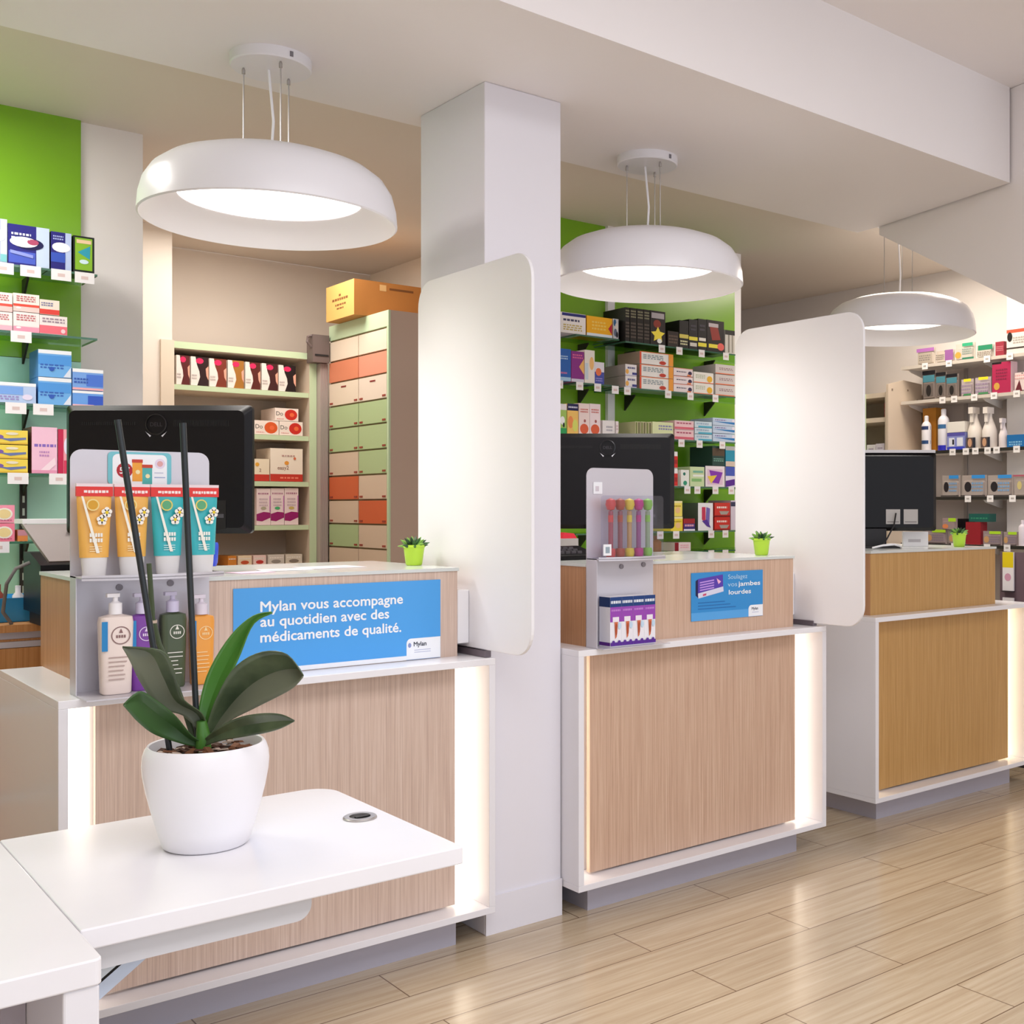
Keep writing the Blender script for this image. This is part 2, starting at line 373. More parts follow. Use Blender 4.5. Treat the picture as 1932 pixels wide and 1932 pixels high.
[('r',0,0.02,1,0.72,'#d8322e'),('r',0.3,0.25,0.7,0.5,'#a02a24')],
[('e',0.4,0.75,0.16,0.1,'#2e7a68'),('e',0.5,0.2,0.24,0.14,'#3a9a7a')],
[('r',0.2,0.5,0.95,0.6,'#f2f6ee'),('r',0.1,0.25,0.8,0.4,'#8cc07a'),('r',0.2,0.7,0.9,0.8,'#7ab6a0')],
[('r',0.1,0.1,0.9,0.85,'#e6c8dc'),('p',[(0.2,0.8),(0.9,0.7),(0.7,0.15),(0.35,0.2)],'#8a3ab4'),('p',[(0.1,0.5),(0.6,0.56),(0.3,0.15)],'#f2d24a')],
[('r',0,0.55,1,1,'#4a5cba'),('p',[(0,0.3),(1,0.4),(1,0.1),(0,0)],'#5c2a94')],
[('r',0,0.5,1,0.9,'#5a4a3a'),('t',0.1,0.2,0.9,0.4,'#78a898',2)],
[('r',0,0.0,1,0.25,'#d8c4b4'),('r',0,0.8,1,1,'#b8b8b8')],
[('r',0,0.86,1,1,'#f6ecb0'),('e',0.6,0.4,0.22,0.2,'#f2c48a'),('t',0.1,0.6,0.9,0.75,'#b89a30',1)],
[('r',0,0.0,1,0.6,'#40307a'),('t',0.1,0.3,0.9,0.6,'#f0b0c0',1),('r',0,0,1,0.15,'#e8e4f2')],
[('p',[(0.25,0.85),(0.5,0.85),(0.5,0.3),(0.25,0.4)],'#c83a5a'),('p',[(0.55,0.85),(0.8,0.8),(0.75,0.15),(0.5,0.25)],'#7a6ab8'),('p',[(0.25,0.35),(0.6,0.15),(0.85,0.1),(0.6,0.4)],'#5a3a9a')],
[('t',0.15,0.55,0.8,0.8,'#f4e0d8',1),('p',[(0.3,0.4),(0.95,0.4),(0.8,0.15),(0.4,0.15)],'#a8a098'),('r',0,0.0,1,0.1,'#8c1a18')],
[('r',0,0.8,1,0.95,'#3a3a58')],
[],
[('r',0,0,0.24,1,'#8a1c28'),('t',0.35,0.3,0.9,0.8,'#e8a8b4',2)],
[('p',[(0.26,1),(1,1),(1,0.5),(0.48,0.5),(0.34,0.72)],'#5e1f1e'),('p',[(0.48,0.5),(1,0.5),(1,0),(0.36,0),(0.52,0.3)],'#5e1f1e'),('e',0.5,0.86,0.22,0.1,'#d8285e'),('p',[(0.84,0.6),(1,0.7),(1,0.2),(0.88,0.35)],'#e8a890'),('t',0.05,0.2,0.35,0.4,'#c0b4b0',2)],
[('p',[(0.26,1),(1,1),(1,0.5),(0.48,0.5),(0.34,0.72)],'#2e1414'),('p',[(0.48,0.5),(1,0.5),(1,0),(0.36,0),(0.52,0.3)],'#2e1414'),('e',0.5,0.86,0.22,0.1,'#d8285e'),('p',[(0.84,0.6),(1,0.7),(1,0.2),(0.88,0.35)],'#e8a890'),('t',0.05,0.2,0.35,0.4,'#c0b4b0',2)],
[('p',[(0.26,1),(1,1),(1,0.5),(0.48,0.5),(0.34,0.72)],'#7c3420'),('p',[(0.48,0.5),(1,0.5),(1,0),(0.36,0),(0.52,0.3)],'#7c3420'),('e',0.5,0.86,0.22,0.1,'#d8285e'),('p',[(0.84,0.6),(1,0.7),(1,0.2),(0.88,0.35)],'#e8a890'),('t',0.05,0.2,0.35,0.4,'#c0b4b0',2)],
[('p',[(0.26,1),(1,1),(1,0.5),(0.48,0.5),(0.34,0.72)],'#a8702a'),('p',[(0.48,0.5),(1,0.5),(1,0),(0.36,0),(0.52,0.3)],'#a8702a'),('e',0.5,0.86,0.22,0.1,'#d8285e'),('p',[(0.84,0.6),(1,0.7),(1,0.2),(0.88,0.35)],'#e8a890'),('t',0.05,0.2,0.35,0.4,'#c0b4b0',2)],
[('p',[(0.26,1),(1,1),(1,0.5),(0.48,0.5),(0.34,0.72)],'#5a2016'),('p',[(0.48,0.5),(1,0.5),(1,0),(0.36,0),(0.52,0.3)],'#5a2016'),('e',0.5,0.86,0.22,0.1,'#d8285e'),('p',[(0.84,0.6),(1,0.7),(1,0.2),(0.88,0.35)],'#e8a890'),('t',0.05,0.2,0.35,0.4,'#c0b4b0',2)],
[('p',[(0.26,1),(1,1),(1,0.5),(0.48,0.5),(0.34,0.72)],'#431a18'),('p',[(0.48,0.5),(1,0.5),(1,0),(0.36,0),(0.52,0.3)],'#431a18'),('e',0.5,0.86,0.22,0.1,'#d8285e'),('p',[(0.84,0.6),(1,0.7),(1,0.2),(0.88,0.35)],'#e8a890'),('t',0.05,0.2,0.35,0.4,'#c0b4b0',2)],
[('p',[(0.26,1),(1,1),(1,0.5),(0.48,0.5),(0.34,0.72)],'#1c0f10'),('p',[(0.48,0.5),(1,0.5),(1,0),(0.36,0),(0.52,0.3)],'#1c0f10'),('e',0.5,0.86,0.22,0.1,'#d8285e'),('p',[(0.84,0.6),(1,0.7),(1,0.2),(0.88,0.35)],'#e8a890'),('t',0.05,0.2,0.35,0.4,'#c0b4b0',2)],
[('T',0.05,0.42,0.3,'Do','#2a2624'),('e',0.68,0.5,0.27,0.42,'#dd5a24'),('e',0.72,0.5,0.1,0.16,'#ee6a3c'),('t',0.08,0.12,0.4,0.2,'#d87a80',1)],
[('T',0.05,0.42,0.3,'Do','#2a2624'),('e',0.68,0.5,0.27,0.42,'#cf2c20'),('e',0.72,0.5,0.1,0.16,'#ee6a3c'),('t',0.08,0.12,0.4,0.2,'#d87a80',1)],
[('r',0,0,1,0.3,'#c8382a'),('T',0.5,0.42,0.28,'2','#8a5a50'),('e',0.4,0.75,0.1,0.09,'#e8a83a')],
[('r',0,0,1,0.22,'#c8382a'),('t',0.3,0.07,0.9,0.15,'#f08a70',1),('T',0.22,0.36,0.2,'easy2','#8a5a50'),('e',0.5,0.56,0.07,0.06,'#e89a3a'),('t',0.35,0.74,0.75,0.82,'#c09890',1),('e',0.75,0.7,0.04,0.04,'#d8704a')],
[('p',[(0,0.3),(0.5,0.36),(1,0.34),(1,0.2),(0.4,0.1),(0,0.12)],'#9a1a6a'),('t',0.1,0.82,0.9,0.9,'#b07a90',1),('t',0.2,0.5,0.8,0.75,'#c8b0b8',3),('e',0.5,0.46,0.2,0.04,'#b0a890'),('r',0.93,0.36,1,0.8,'#c878b8')],
[('p',[(0,0.3),(0.5,0.36),(1,0.34),(1,0.2),(0.4,0.1),(0,0.12)],'#9a1a6a'),('t',0.1,0.82,0.9,0.9,'#b07a90',1),('t',0.2,0.5,0.8,0.75,'#c8b0b8',3),('e',0.5,0.46,0.2,0.04,'#4ab070'),('r',0.93,0.36,1,0.8,'#c878b8')],
[('p',[(0,0.3),(0.5,0.36),(1,0.34),(1,0.2),(0.4,0.1),(0,0.12)],'#9a1a6a'),('t',0.1,0.82,0.9,0.9,'#b07a90',1),('t',0.2,0.5,0.8,0.75,'#c8b0b8',3),('e',0.5,0.46,0.2,0.04,'#c8b060'),('r',0.93,0.36,1,0.8,'#c878b8')],
[('e',0.5,0.3,0.3,0.2,'#d8862e'),('t',0.1,0.6,0.9,0.8,'#f4ece4',1)],
[('e',0.5,0.3,0.3,0.2,'#c8502a'),('t',0.1,0.6,0.9,0.8,'#f4ece4',1)],
[('e',0.5,0.3,0.3,0.2,'#c83a34'),('t',0.1,0.6,0.9,0.8,'#f4ece4',1)],
[('e',0.5,0.3,0.3,0.2,'#9a9088'),('t',0.1,0.6,0.9,0.8,'#f4ece4',1)],
[('e',0.5,0.3,0.3,0.2,'#8a7c70'),('t',0.1,0.6,0.9,0.8,'#f4ece4',1)],
[('r',0,0.78,1,1,'#b070b8'),('r',0.08,0.1,0.9,0.7,'#b8ac9e'),('t',0.15,0.2,0.8,0.6,'#8c8480',3)],
[('r',0.55,0.1,1,1,'#9a62a0'),('t',0.05,0.2,0.5,0.7,'#8c8074',3)],
[('r',0.4,0.8,0.95,1,'#3aa87c'),('e',0.18,0.3,0.16,0.2,'#e0a24a'),('r',0.4,0.0,1,0.12,'#3a7a60'),('t',0.4,0.3,0.9,0.7,'#8ca098',3)],
[('r',0.15,0.6,1,1,'#2e8a64'),('t',0.1,0.1,0.9,0.5,'#9a8a80',3)],
[('t',0.1,0.3,0.9,0.7,'#c87a84',3)],
[('r',0,0.86,1,1,'#d8533c'),('e',0.15,0.7,0.12,0.2,'#1d1818'),('r',0,0.2,1,0.26,'#3a302c'),('t',0.3,0.4,0.9,0.7,'#b0a8a0',3)],
[('r',0,0.86,1,1,'#1c1a20'),('r',0.05,0.6,0.95,0.84,'#4a8494'),('r',0.15,0.1,0.85,0.55,'#6e6460'),('e',0.5,0.3,0.2,0.2,'#2a2626')],
[('r',0.3,0.84,0.9,1,'#f0de30'),('t',0.1,0.1,0.9,0.7,'#9a88a0',3),('r',0.3,0.02,0.9,0.12,'#4a8a5a')],
[('r',0,0.94,0.5,1,'#1a1016'),('e',0.25,0.22,0.16,0.12,'#d0a04a'),('t',0.2,0.4,0.8,0.8,'#8a2a4a',4)],
[('p',[(0.1,0.0),(0.4,0.6),(0.6,0)],'#6a2a34'),('t',0.1,0.6,0.9,0.9,'#d8a8a8',2)],
[('r',0,0.6,1,0.7,'#2a3c6a'),('r',0,0.2,1,0.3,'#2a4a7a')],
[('r',0,0.52,1,0.62,'#3a6a9c'),('r',0,0,1,0.12,'#2a2ab4')],
[('r',0,0.8,1,1,'#5a56a8'),('r',0.1,0.2,0.42,0.7,'#e0e4f2'),('r',0.56,0.2,0.9,0.7,'#e0e4f2'),('r',0.3,0.3,0.4,0.6,'#22222a'),('r',0,0,1,0.16,'#3a44c0')],
[('r',0.05,0.02,0.95,0.26,'#5a4a48'),('e',0.4,0.14,0.2,0.1,'#c89a7a'),('r',0.7,0.02,0.95,0.26,'#2a2e3c')],
[('t',0.1,0.1,0.7,0.5,'#8ac0e0',2)],
[('r',0.45,0.84,0.98,1,'#3a90d8'),('e',0.3,0.45,0.14,0.24,'#2a2428'),('t',0.45,0.2,0.9,0.7,'#7aa0c8',3),('r',0,0.0,1,0.06,'#4a4444')],
[('r',0,0.92,1,1,'#b05a6a'),('e',0.4,0.5,0.14,0.2,'#d0c080')],
[('r',0.4,0.8,1,1,'#b0dc30'),('e',0.25,0.4,0.14,0.24,'#c89a6a'),('t',0.4,0.15,0.9,0.7,'#8a7a8c',3),('r',0,0,1,0.06,'#3a2a2c')],
[('r',0.5,0.7,1,1,'#b0dc30'),('e',0.3,0.3,0.2,0.2,'#e08a5a')],
[('t',0.1,0.3,0.9,0.6,'#3a8a6a',1)],
]
# wall flag, x, y, z, width, depth, height, name, label, category, group, colour, side colour, kind, print
GOODS = [
(0,0.816,4.775,2.344,0.059,0.15,0.16,'medicine_box','pale blue box with navy swoosh at the picture edge, top shelf of the green wall','box',0,'#cfd6ee',None,'box',0),
(0,0.916,4.775,2.344,0.136,0.15,0.148,'medicine_box','wide navy and pale blue box with a white oval on the green wall','box',0,'#c6d6ee','#17154f','box',1),
(0,1.024,4.775,2.344,0.069,0.15,0.141,'medicine_box','narrow navy and pale blue box between the wide one and the green one','box',0,'#b9c8ea','#17154f','box',2),
(0,1.102,4.775,2.344,0.073,0.15,0.138,'medicine_box','lime green box in a black frame with a teal triangle','box',0,'#141c14','#10180f','box',3),
(0,0.826,4.775,2.1,0.073,0.15,0.066,'medicine_box','cream and pink box at the picture edge, under a cream and red one','box',0,'#f4e9e4',None,'box',4),
(0,0.908,4.775,2.1,0.085,0.15,0.072,'medicine_box','cream and pink box directly above a price tag, under a cream and red one','box',0,'#f6eae6',None,'box',5),
(0,0.998,4.775,2.1,0.093,0.15,0.069,'medicine_box','cream and coral box at the open end of its shelf, under a smaller box','box',0,'#f3e6e2',None,'box',6),
(0,0.826,4.775,2.168,0.073,0.15,0.069,'medicine_box','cream and red box at the picture edge, on a cream and pink one','box',0,'#f6ece4',None,'box',7),
(0,0.908,4.775,2.174,0.085,0.15,0.066,'medicine_box','cream and red box with dark print, top of the middle stack','box',0,'#f6ece2',None,'box',8),
(0,0.985,4.775,2.172,0.066,0.15,0.055,'medicine_box','small cream and red box on top of the coral one at the shelf end','box',0,'#efe2d2',None,'box',9),
(0,0.869,4.775,1.837,0.141,0.15,0.074,'medicine_box','long pale blue box lying next to the tall blue stack, third glass shelf','box',0,'#b8cdf0',None,'box',10),
(0,1.003,4.775,1.837,0.112,0.15,0.101,'medicine_box','blue box under another one of the same kind, third glass shelf','box',0,'#7db6ec','#3f74b4','box',11),
(0,1.116,4.775,1.837,0.107,0.15,0.059,'medicine_box','shorter blue box half behind the near monitor, bottom of its pair','box',0,'#6aa2ea',None,'box',12),
(0,1.003,4.775,1.94,0.112,0.15,0.101,'medicine_box','blue box on top of another one of the same kind, third glass shelf','box',0,'#7db6ec','#3f74b4','box',11),
(0,1.116,4.775,1.898,0.107,0.15,0.081,'medicine_box','shorter blue box on top of its pair beside the near monitor','box',0,'#7aa8ea',None,'box',13),
(0,0.856,4.775,1.58,0.113,0.15,0.05,'medicine_box','yellow flat box, bottom of the stack of three on the fourth glass shelf','box',0,'#f0d552','#8a5a20','box',14),
(0,0.856,4.775,1.632,0.113,0.15,0.05,'medicine_box','yellow flat box, middle of the stack of three on the fourth glass shelf','box',0,'#f0d552','#8a5a20','box',14),
(0,0.856,4.775,1.685,0.113,0.15,0.051,'medicine_box','yellow flat box, top of the stack of three on the fourth glass shelf','box',0,'#f0d552','#8a5a20','box',14),
(0,0.968,4.775,1.58,0.085,0.15,0.172,'medicine_box','tall pale pink box with lilac print, fourth glass shelf','box',0,'#f3c3d8','#8a4a40','box',15),
(0,1.046,4.775,1.58,0.065,0.15,0.167,'medicine_box','magenta box half behind the near monitor, fourth glass shelf','box',0,'#f0a0ac',None,'box',16),
(0,0.833,4.775,1.329,0.074,0.15,0.066,'medicine_box','pink box with a cream oval, bottom of the pair on the lowest glass shelf','box',0,'#f3849c','#c05070','box',17),
(0,0.833,4.775,1.397,0.074,0.15,0.065,'medicine_box','pink box with a cream oval, top of the pair on the lowest glass shelf','box',0,'#f79ab0','#c05070','box',17),
(0,0.896,4.775,1.329,0.033,0.15,0.041,'medicine_box','small orange box behind the grey payment printer','box',0,'#e08a4a',None,'box',18),
(0,3.27,4.775,2.342,0.068,0.15,0.09,'medicine_box','white box with a navy cap band beside the square pillar, top glass shelf','box',1,'#efe9e4',None,'box',19),
(0,3.385,4.775,2.342,0.156,0.15,0.103,'medicine_box','white box with navy top band and yellow flecks, top glass shelf','box',1,'#f3ecea','#a08878','box',20),
(0,3.553,4.775,2.342,0.166,0.15,0.102,'medicine_box','yellow orange box with a red arrow, top glass shelf','box',1,'#f8b41e','#e8a00e','box',21),
(0,3.66,4.775,2.342,0.035,0.15,0.104,'plush_sample','small black and white sample box beside the yellow one','box',1,'#d8d4d8',None,'box',22),
(0,3.319,4.775,2.096,0.102,0.15,0.163,'medicine_box','royal blue upright box beside the square pillar, second glass shelf','box',1,'#2a62b4','#1a2a78','box',23),
(0,3.413,4.775,2.096,0.08,0.15,0.157,'medicine_box','purple upright box with an orange wedge, second glass shelf','box',1,'#8c2e88','#d03a4a','box',24),
(0,3.489,4.775,2.096,0.064,0.15,0.17,'medicine_box','white upright box with orange fruit, second glass shelf','box',1,'#f0e8e0',None,'box',25),
(0,3.552,4.775,2.096,0.061,0.15,0.113,'medicine_box','short blue and orange box in front of the white upright one','box',1,'#4a52a8','#b8cfe0','box',26),
(0,3.307,4.775,1.826,0.072,0.15,0.153,'medicine_box','green and white box with a small white figure, third glass shelf','box',1,'#a4c664',None,'box',27),
(0,3.382,4.775,1.826,0.069,0.15,0.157,'medicine_box','orange box with a navy cap, third glass shelf','box',1,'#f2c46a',None,'box',28),
(0,3.454,4.775,1.826,0.067,0.15,0.163,'medicine_box','pale pink box with an orange pumpkin next to the navy capped one','box',1,'#f2dcd8',None,'box',29),
(0,3.524,4.775,1.826,0.069,0.15,0.165,'medicine_box','pale pink box with an orange pumpkin next to the small white boxes','box',1,'#f3dfe2',None,'box',29),
(0,3.613,4.775,1.826,0.08,0.15,0.083,'medicine_box','small plain white box in front of the white upright rail','box',1,'#ece6e6',None,'box',30),
(0,3.669,4.775,1.826,0.018,0.15,0.082,'medicine_box','small white box with a thin red line beside the upright rail','box',1,'#efe4e4',None,'box',31),
(0,3.706,4.755,2.328,0.029,0.19,0.178,'coffret_box','black speckled gift box, first of the row behind the yellow star','box',1,'#1a1513','#100c0b','box',32),
(0,3.746,4.755,2.328,0.043,0.19,0.179,'coffret_box','black speckled gift box, second of the row behind the yellow star','box',1,'#1a1513','#100c0b','box',32),
(0,3.793,4.755,2.328,0.044,0.19,0.18,'coffret_box','black speckled gift box, third of the row behind the yellow star','box',1,'#1a1513','#100c0b','box',32),
(0,3.838,4.755,2.328,0.041,0.19,0.181,'coffret_box','black speckled gift box, fourth of the row behind the yellow star','box',1,'#1a1513','#100c0b','box',32),
(0,3.915,4.755,2.328,0.105,0.19,0.182,'coffret_box','black gift box with a grey title and a yellow star','box',1,'#241c1e','#16100f','box',33),
(0,4.024,4.755,2.328,0.077,0.19,0.084,'coffret_box','low dark brown pack beside the star box','box',1,'#2e2220',None,'box',34),
(0,4.102,4.755,2.328,0.066,0.19,0.151,'coffret_box','first tall black pack with a yellow foot','box',1,'#1d1a1c',None,'box',35),
(0,4.171,4.755,2.328,0.063,0.19,0.164,'coffret_box','second tall black pack with a yellow foot','box',1,'#1f1c20',None,'box',36),
(0,4.238,4.755,2.328,0.063,0.19,0.174,'coffret_box','third tall black pack with a yellow foot','box',1,'#1b181a',None,'box',37),
(0,4.338,4.755,2.328,0.131,0.19,0.176,'coffret_box','black pack with a red picture at the end of the black row','box',1,'#1e1518',None,'box',38),
(0,4.45,4.755,2.328,0.075,0.19,0.133,'coffret_box','striped black and white pack half behind the far screen panel','box',1,'#d8d2c8',None,'box',39),
(0,3.73,4.755,2.086,0.076,0.19,0.061,'medicine_box','white and orange box with a navy corner, bottom of its pair','box',1,'#f0eaea','#a89a98','box',40),
(0,3.73,4.755,2.149,0.076,0.19,0.059,'medicine_box','white and orange box with a navy corner, top of its pair','box',1,'#f0eaea','#a89a98','box',40),
(0,3.906,4.755,2.086,0.234,0.19,0.066,'medicine_box','white box with orange ends, bottom of the stack of three','box',1,'#f4f0ec','#b09888','box',41),
(0,3.906,4.755,2.154,0.234,0.19,0.063,'medicine_box','white box with orange ends, middle of the stack of three','box',1,'#f4f0ec','#b09888','box',41),
(0,3.906,4.755,2.22,0.234,0.19,0.065,'medicine_box','white box with orange ends, top of the stack of three','box',1,'#f4f0ec','#b09888','box',41),
(0,4.097,4.755,2.086,0.139,0.19,0.044,'medicine_box','thin white box with a dark dot, bottom of the stack of three','box',1,'#f2e4e6',None,'box',42),
(0,4.097,4.755,2.132,0.139,0.19,0.041,'medicine_box','thin white box with a dark dot, middle of the stack of three','box',1,'#f2e4e6',None,'box',42),
(0,4.097,4.755,2.176,0.139,0.19,0.041,'medicine_box','thin white box with a dark dot, top of the stack of three','box',1,'#f2e4e6',None,'box',42),
(0,4.248,4.755,2.086,0.148,0.19,0.059,'medicine_box','white box with a yellow dot and coral base, bottom of its pair','box',1,'#f2eee6',None,'box',43),
(0,4.248,4.755,2.147,0.148,0.19,0.059,'medicine_box','white box with a yellow dot and coral base, top of its pair','box',1,'#f2eee6',None,'box',43),
(0,4.412,4.755,2.086,0.149,0.19,0.06,'medicine_box','grey white box half behind the far screen panel, bottom of its stack','box',1,'#d9d0cc',None,'box',44),
(0,4.412,4.755,2.148,0.149,0.19,0.057,'medicine_box','grey white box half behind the far screen panel, middle of its stack','box',1,'#d9d0cc',None,'box',44),
(0,4.412,4.755,2.208,0.149,0.19,0.054,'medicine_box','grey white box half behind the far screen panel, top of its stack','box',1,'#d9d0cc',None,'box',44),
(0,3.776,4.755,1.826,0.033,0.19,0.084,'medicine_box','slim box on edge with olive stripes, first from the upright rail','box',1,'#c8c49a',None,'box',45),
(0,3.813,4.755,1.826,0.032,0.19,0.085,'medicine_box','slim box on edge with olive stripes, second from the upright rail','box',1,'#c8c49a',None,'box',45),
(0,3.852,4.755,1.826,0.037,0.19,0.085,'medicine_box','slim box on edge with olive stripes, third from the upright rail','box',1,'#c8c49a',None,'box',45),
(0,3.95,4.755,1.826,0.146,0.19,0.089,'medicine_box','pale lime box with lilac print behind the middle monitor','box',1,'#dfe6b4',None,'box',46),
(0,4.104,4.755,1.826,0.139,0.19,0.053,'medicine_box','pink and white box, bottom of its pair on the third glass shelf','box',1,'#f4ccd0',None,'box',47),
(0,4.104,4.755,1.881,0.139,0.19,0.049,'medicine_box','pink and white box, top of its pair on the third glass shelf','box',1,'#f4ccd0',None,'box',47),
(0,4.246,4.755,1.826,0.128,0.19,0.035,'medicine_box','pale sky blue thin box, bottom of its stack of three','box',1,'#d5e6f0',None,'box',48),
(0,4.246,4.755,1.864,0.128,0.19,0.033,'medicine_box','pale sky blue thin box, middle of its stack of three','box',1,'#d5e6f0',None,'box',48),
(0,4.246,4.755,1.899,0.128,0.19,0.033,'medicine_box','pale sky blue thin box, top of its stack of three','box',1,'#d5e6f0',None,'box',48),
(0,4.402,4.755,1.826,0.169,0.19,0.045,'medicine_box','white thin box with a blue wave, bottom of its stack of three','box',1,'#c8d8ee',None,'box',49),
(0,4.402,4.755,1.874,0.169,0.19,0.042,'medicine_box','white thin box with a blue wave, middle of its stack of three','box',1,'#c8d8ee',None,'box',49),
(0,4.402,4.755,1.918,0.169,0.19,0.041,'medicine_box','white thin box with a blue wave, top of its stack of three','box',1,'#c8d8ee',None,'box',49),
(0,4.044,4.684,1.571,0.049,0.049,0.096,'medicine_tin','small red and white tin, bottom of the pair beside the middle monitor','tin',1,'#f2eeee',None,'can',50),
(0,4.044,4.684,1.67,0.049,0.049,0.089,'medicine_tin','small red and white tin, top of the pair beside the middle monitor','tin',1,'#f2eeee',None,'can',50),
(0,4.11,4.755,1.571,0.058,0.19,0.09,'medicine_box','white upright box with two green dots','box',1,'#eef0ea',None,'box',51),
(0,4.2,4.755,1.571,0.106,0.19,0.109,'medicine_box','pale green box with white stripes, fourth glass shelf','box',1,'#cfe0b0',None,'box',52),
(0,4.334,4.755,1.571,0.147,0.19,0.116,'medicine_box','white framed box with a purple and yellow picture','box',1,'#f2e6ec','#2a3a60','box',53),
(0,4.452,4.755,1.571,0.071,0.19,0.115,'medicine_box','blue and white box half behind the far screen panel','box',1,'#e8e4f4',None,'box',54),
(0,4.361,4.755,1.69,0.094,0.19,0.11,'medicine_box','dark green box on top of the purple and yellow one','box',1,'#2e4a44',None,'box',55),
(0,4.452,4.755,1.688,0.071,0.19,0.114,'medicine_box','teal and cream box on top of the blue and white one','box',1,'#2f93b0',None,'box',56),
(0,4.05,4.755,1.326,0.084,0.19,0.078,'medicine_box','yellow box, bottom of the pair beside the middle monitor','box',1,'#f2da48',None,'box',57),
(0,4.049,4.755,1.406,0.081,0.19,0.084,'medicine_box','yellow box, top of the pair beside the middle monitor','box',1,'#f4e26a',None,'box',57),
(0,4.141,4.755,1.326,0.082,0.19,0.067,'medicine_box','low red and navy box between the yellow pair and the purple box','box',1,'#a02a30',None,'box',58),
(0,4.262,4.755,1.326,0.112,0.19,0.154,'medicine_box','white upright box with red and violet strokes','box',1,'#f0eef2','#5a6a60','box',59),
(0,4.39,4.755,1.326,0.119,0.19,0.075,'medicine_box','red box with a grey stripe, bottom of its pair','box',1,'#cc3228',None,'box',60),
(0,4.39,4.755,1.403,0.119,0.19,0.078,'medicine_box','red box with a grey stripe, top of its pair','box',1,'#d03a30',None,'box',60),
(0,4.476,4.755,1.326,0.038,0.19,0.169,'medicine_box','white and lilac box half behind the far screen panel, fifth glass shelf','box',1,'#d8ccdc',None,'box',61),
(0,3.927,4.688,1.216,0.056,0.056,0.086,'amber_bottle','small amber bottle behind the middle counter display','bottle',1,'#9a5f1a',None,'vial',62),
(0,4.093,4.755,1.216,0.116,0.19,0.047,'medicine_box','small white box with a dark red end on the lowest glass shelf','box',1,'#ecd8d8',None,'box',63),
(0,2.026,6.61,2.136,0.071,0.22,0.161,'hair_colour_box','white hair colour box with dark red hair, top shelf of the back room unit','box',2,'#efe4dc','#ece2da','box',64),
(0,2.116,6.61,2.136,0.095,0.22,0.16,'hair_colour_box','white hair colour box with near black hair, top shelf of the back room unit','box',2,'#efe4dc','#ece2da','box',65),
(0,2.216,6.61,2.136,0.094,0.22,0.158,'hair_colour_box','white hair colour box with chestnut hair, top shelf of the back room unit','box',2,'#efe4dc','#ece2da','box',66),
(0,2.317,6.61,2.136,0.09,0.22,0.157,'hair_colour_box','white hair colour box with golden hair, top shelf of the back room unit','box',2,'#efe4dc','#ece2da','box',67),
(0,2.414,6.61,2.136,0.086,0.22,0.155,'hair_colour_box','white hair colour box with reddish brown hair, top shelf of the back room unit','box',2,'#efe4dc','#ece2da','box',68),
(0,2.513,6.61,2.136,0.094,0.22,0.155,'hair_colour_box','white hair colour box with dark brown hair, top shelf of the back room unit','box',2,'#efe4dc','#ece2da','box',69),
(0,2.617,6.61,2.136,0.102,0.22,0.153,'hair_colour_box','white hair colour box with black hair, top shelf of the back room unit','box',2,'#efe4dc','#ece2da','box',70),
(0,2.494,6.61,1.879,0.143,0.22,0.08,'biscuit_box','white box with an orange fruit, bottom row on the back room unit','box',2,'#f4e4da',None,'box',71),
(0,2.64,6.61,1.879,0.141,0.22,0.081,'biscuit_box','white box with a red fruit, under the other red fruit box','box',2,'#f4e4da',None,'box',72),
(0,2.614,6.61,1.962,0.14,0.22,0.075,'biscuit_box','white box with a red fruit, on top of the fruit boxes','box',2,'#f4e4da',None,'box',72),
(0,2.451,6.61,1.608,0.118,0.22,0.128,'milk_box','low cream box with a red base partly behind the near monitor','box',2,'#f2e2c8',None,'box',73),
(0,2.613,6.61,1.608,0.194,0.22,0.193,'milk_box','large cream box with a red base on the back room unit','box',2,'#f4e6d6',None,'box',74),
(0,2.476,6.61,1.353,0.081,0.22,0.212,'lotion_box','pinkish white box with a purple foot, farthest from the shelf post','box',2,'#f0dcdc',None,'box',75),
(0,2.558,6.61,1.353,0.079,0.22,0.214,'lotion_box','pinkish white box with a purple foot, middle of the three beside the shelf post','box',2,'#f0dcdc',None,'box',76),
(0,2.642,6.61,1.353,0.083,0.22,0.216,'lotion_box','pinkish white box with a purple foot, next to the shelf post','box',2,'#f0dcdc',None,'box',77),
(0,2.296,6.61,1.123,0.048,0.22,0.055,'sweets_box','small orange box low on the back room unit','box',2,'#d8862e',None,'box',78),
(0,2.368,6.61,1.123,0.079,0.22,0.055,'sweets_box','cream box with an orange flower low on the back room unit','box',2,'#f0d8b8',None,'box',79),
(0,2.454,6.61,1.123,0.074,0.22,0.055,'sweets_box','cream box with a red flower low on the back room unit','box',2,'#f4d4cc',None,'box',80),
(0,2.55,6.61,1.123,0.095,0.22,0.056,'sweets_box','greyish box with white print low on the back room unit','box',2,'#d8cec4',None,'box',81),
(0,2.657,6.61,1.123,0.1,0.22,0.056,'sweets_box','cream box with white print low on the back room unit','box',2,'#dcd0c0',None,'box',82),
(1,5.945,4.408,2.366,0.134,0.05,0.101,'blister_pack','clear pack with a purple header, first on the top shelf of the white wall','pack',3,'#c9beb2',None,'pack',83),
(1,5.945,4.265,2.366,0.134,0.05,0.073,'blister_pack','low clear pack with a purple end on the top shelf of the white wall','pack',3,'#c4b8ac',None,'pack',84),
(1,5.945,4.117,2.366,0.138,0.05,0.101,'blister_pack','clear pack with a green header and an orange spot on the white wall','pack',3,'#c6c0b6',None,'pack',85),
(1,5.945,3.976,2.366,0.119,0.05,0.074,'blister_pack','clear pack with a wide green header on the white wall','pack',3,'#c8c4ba',None,'pack',86),
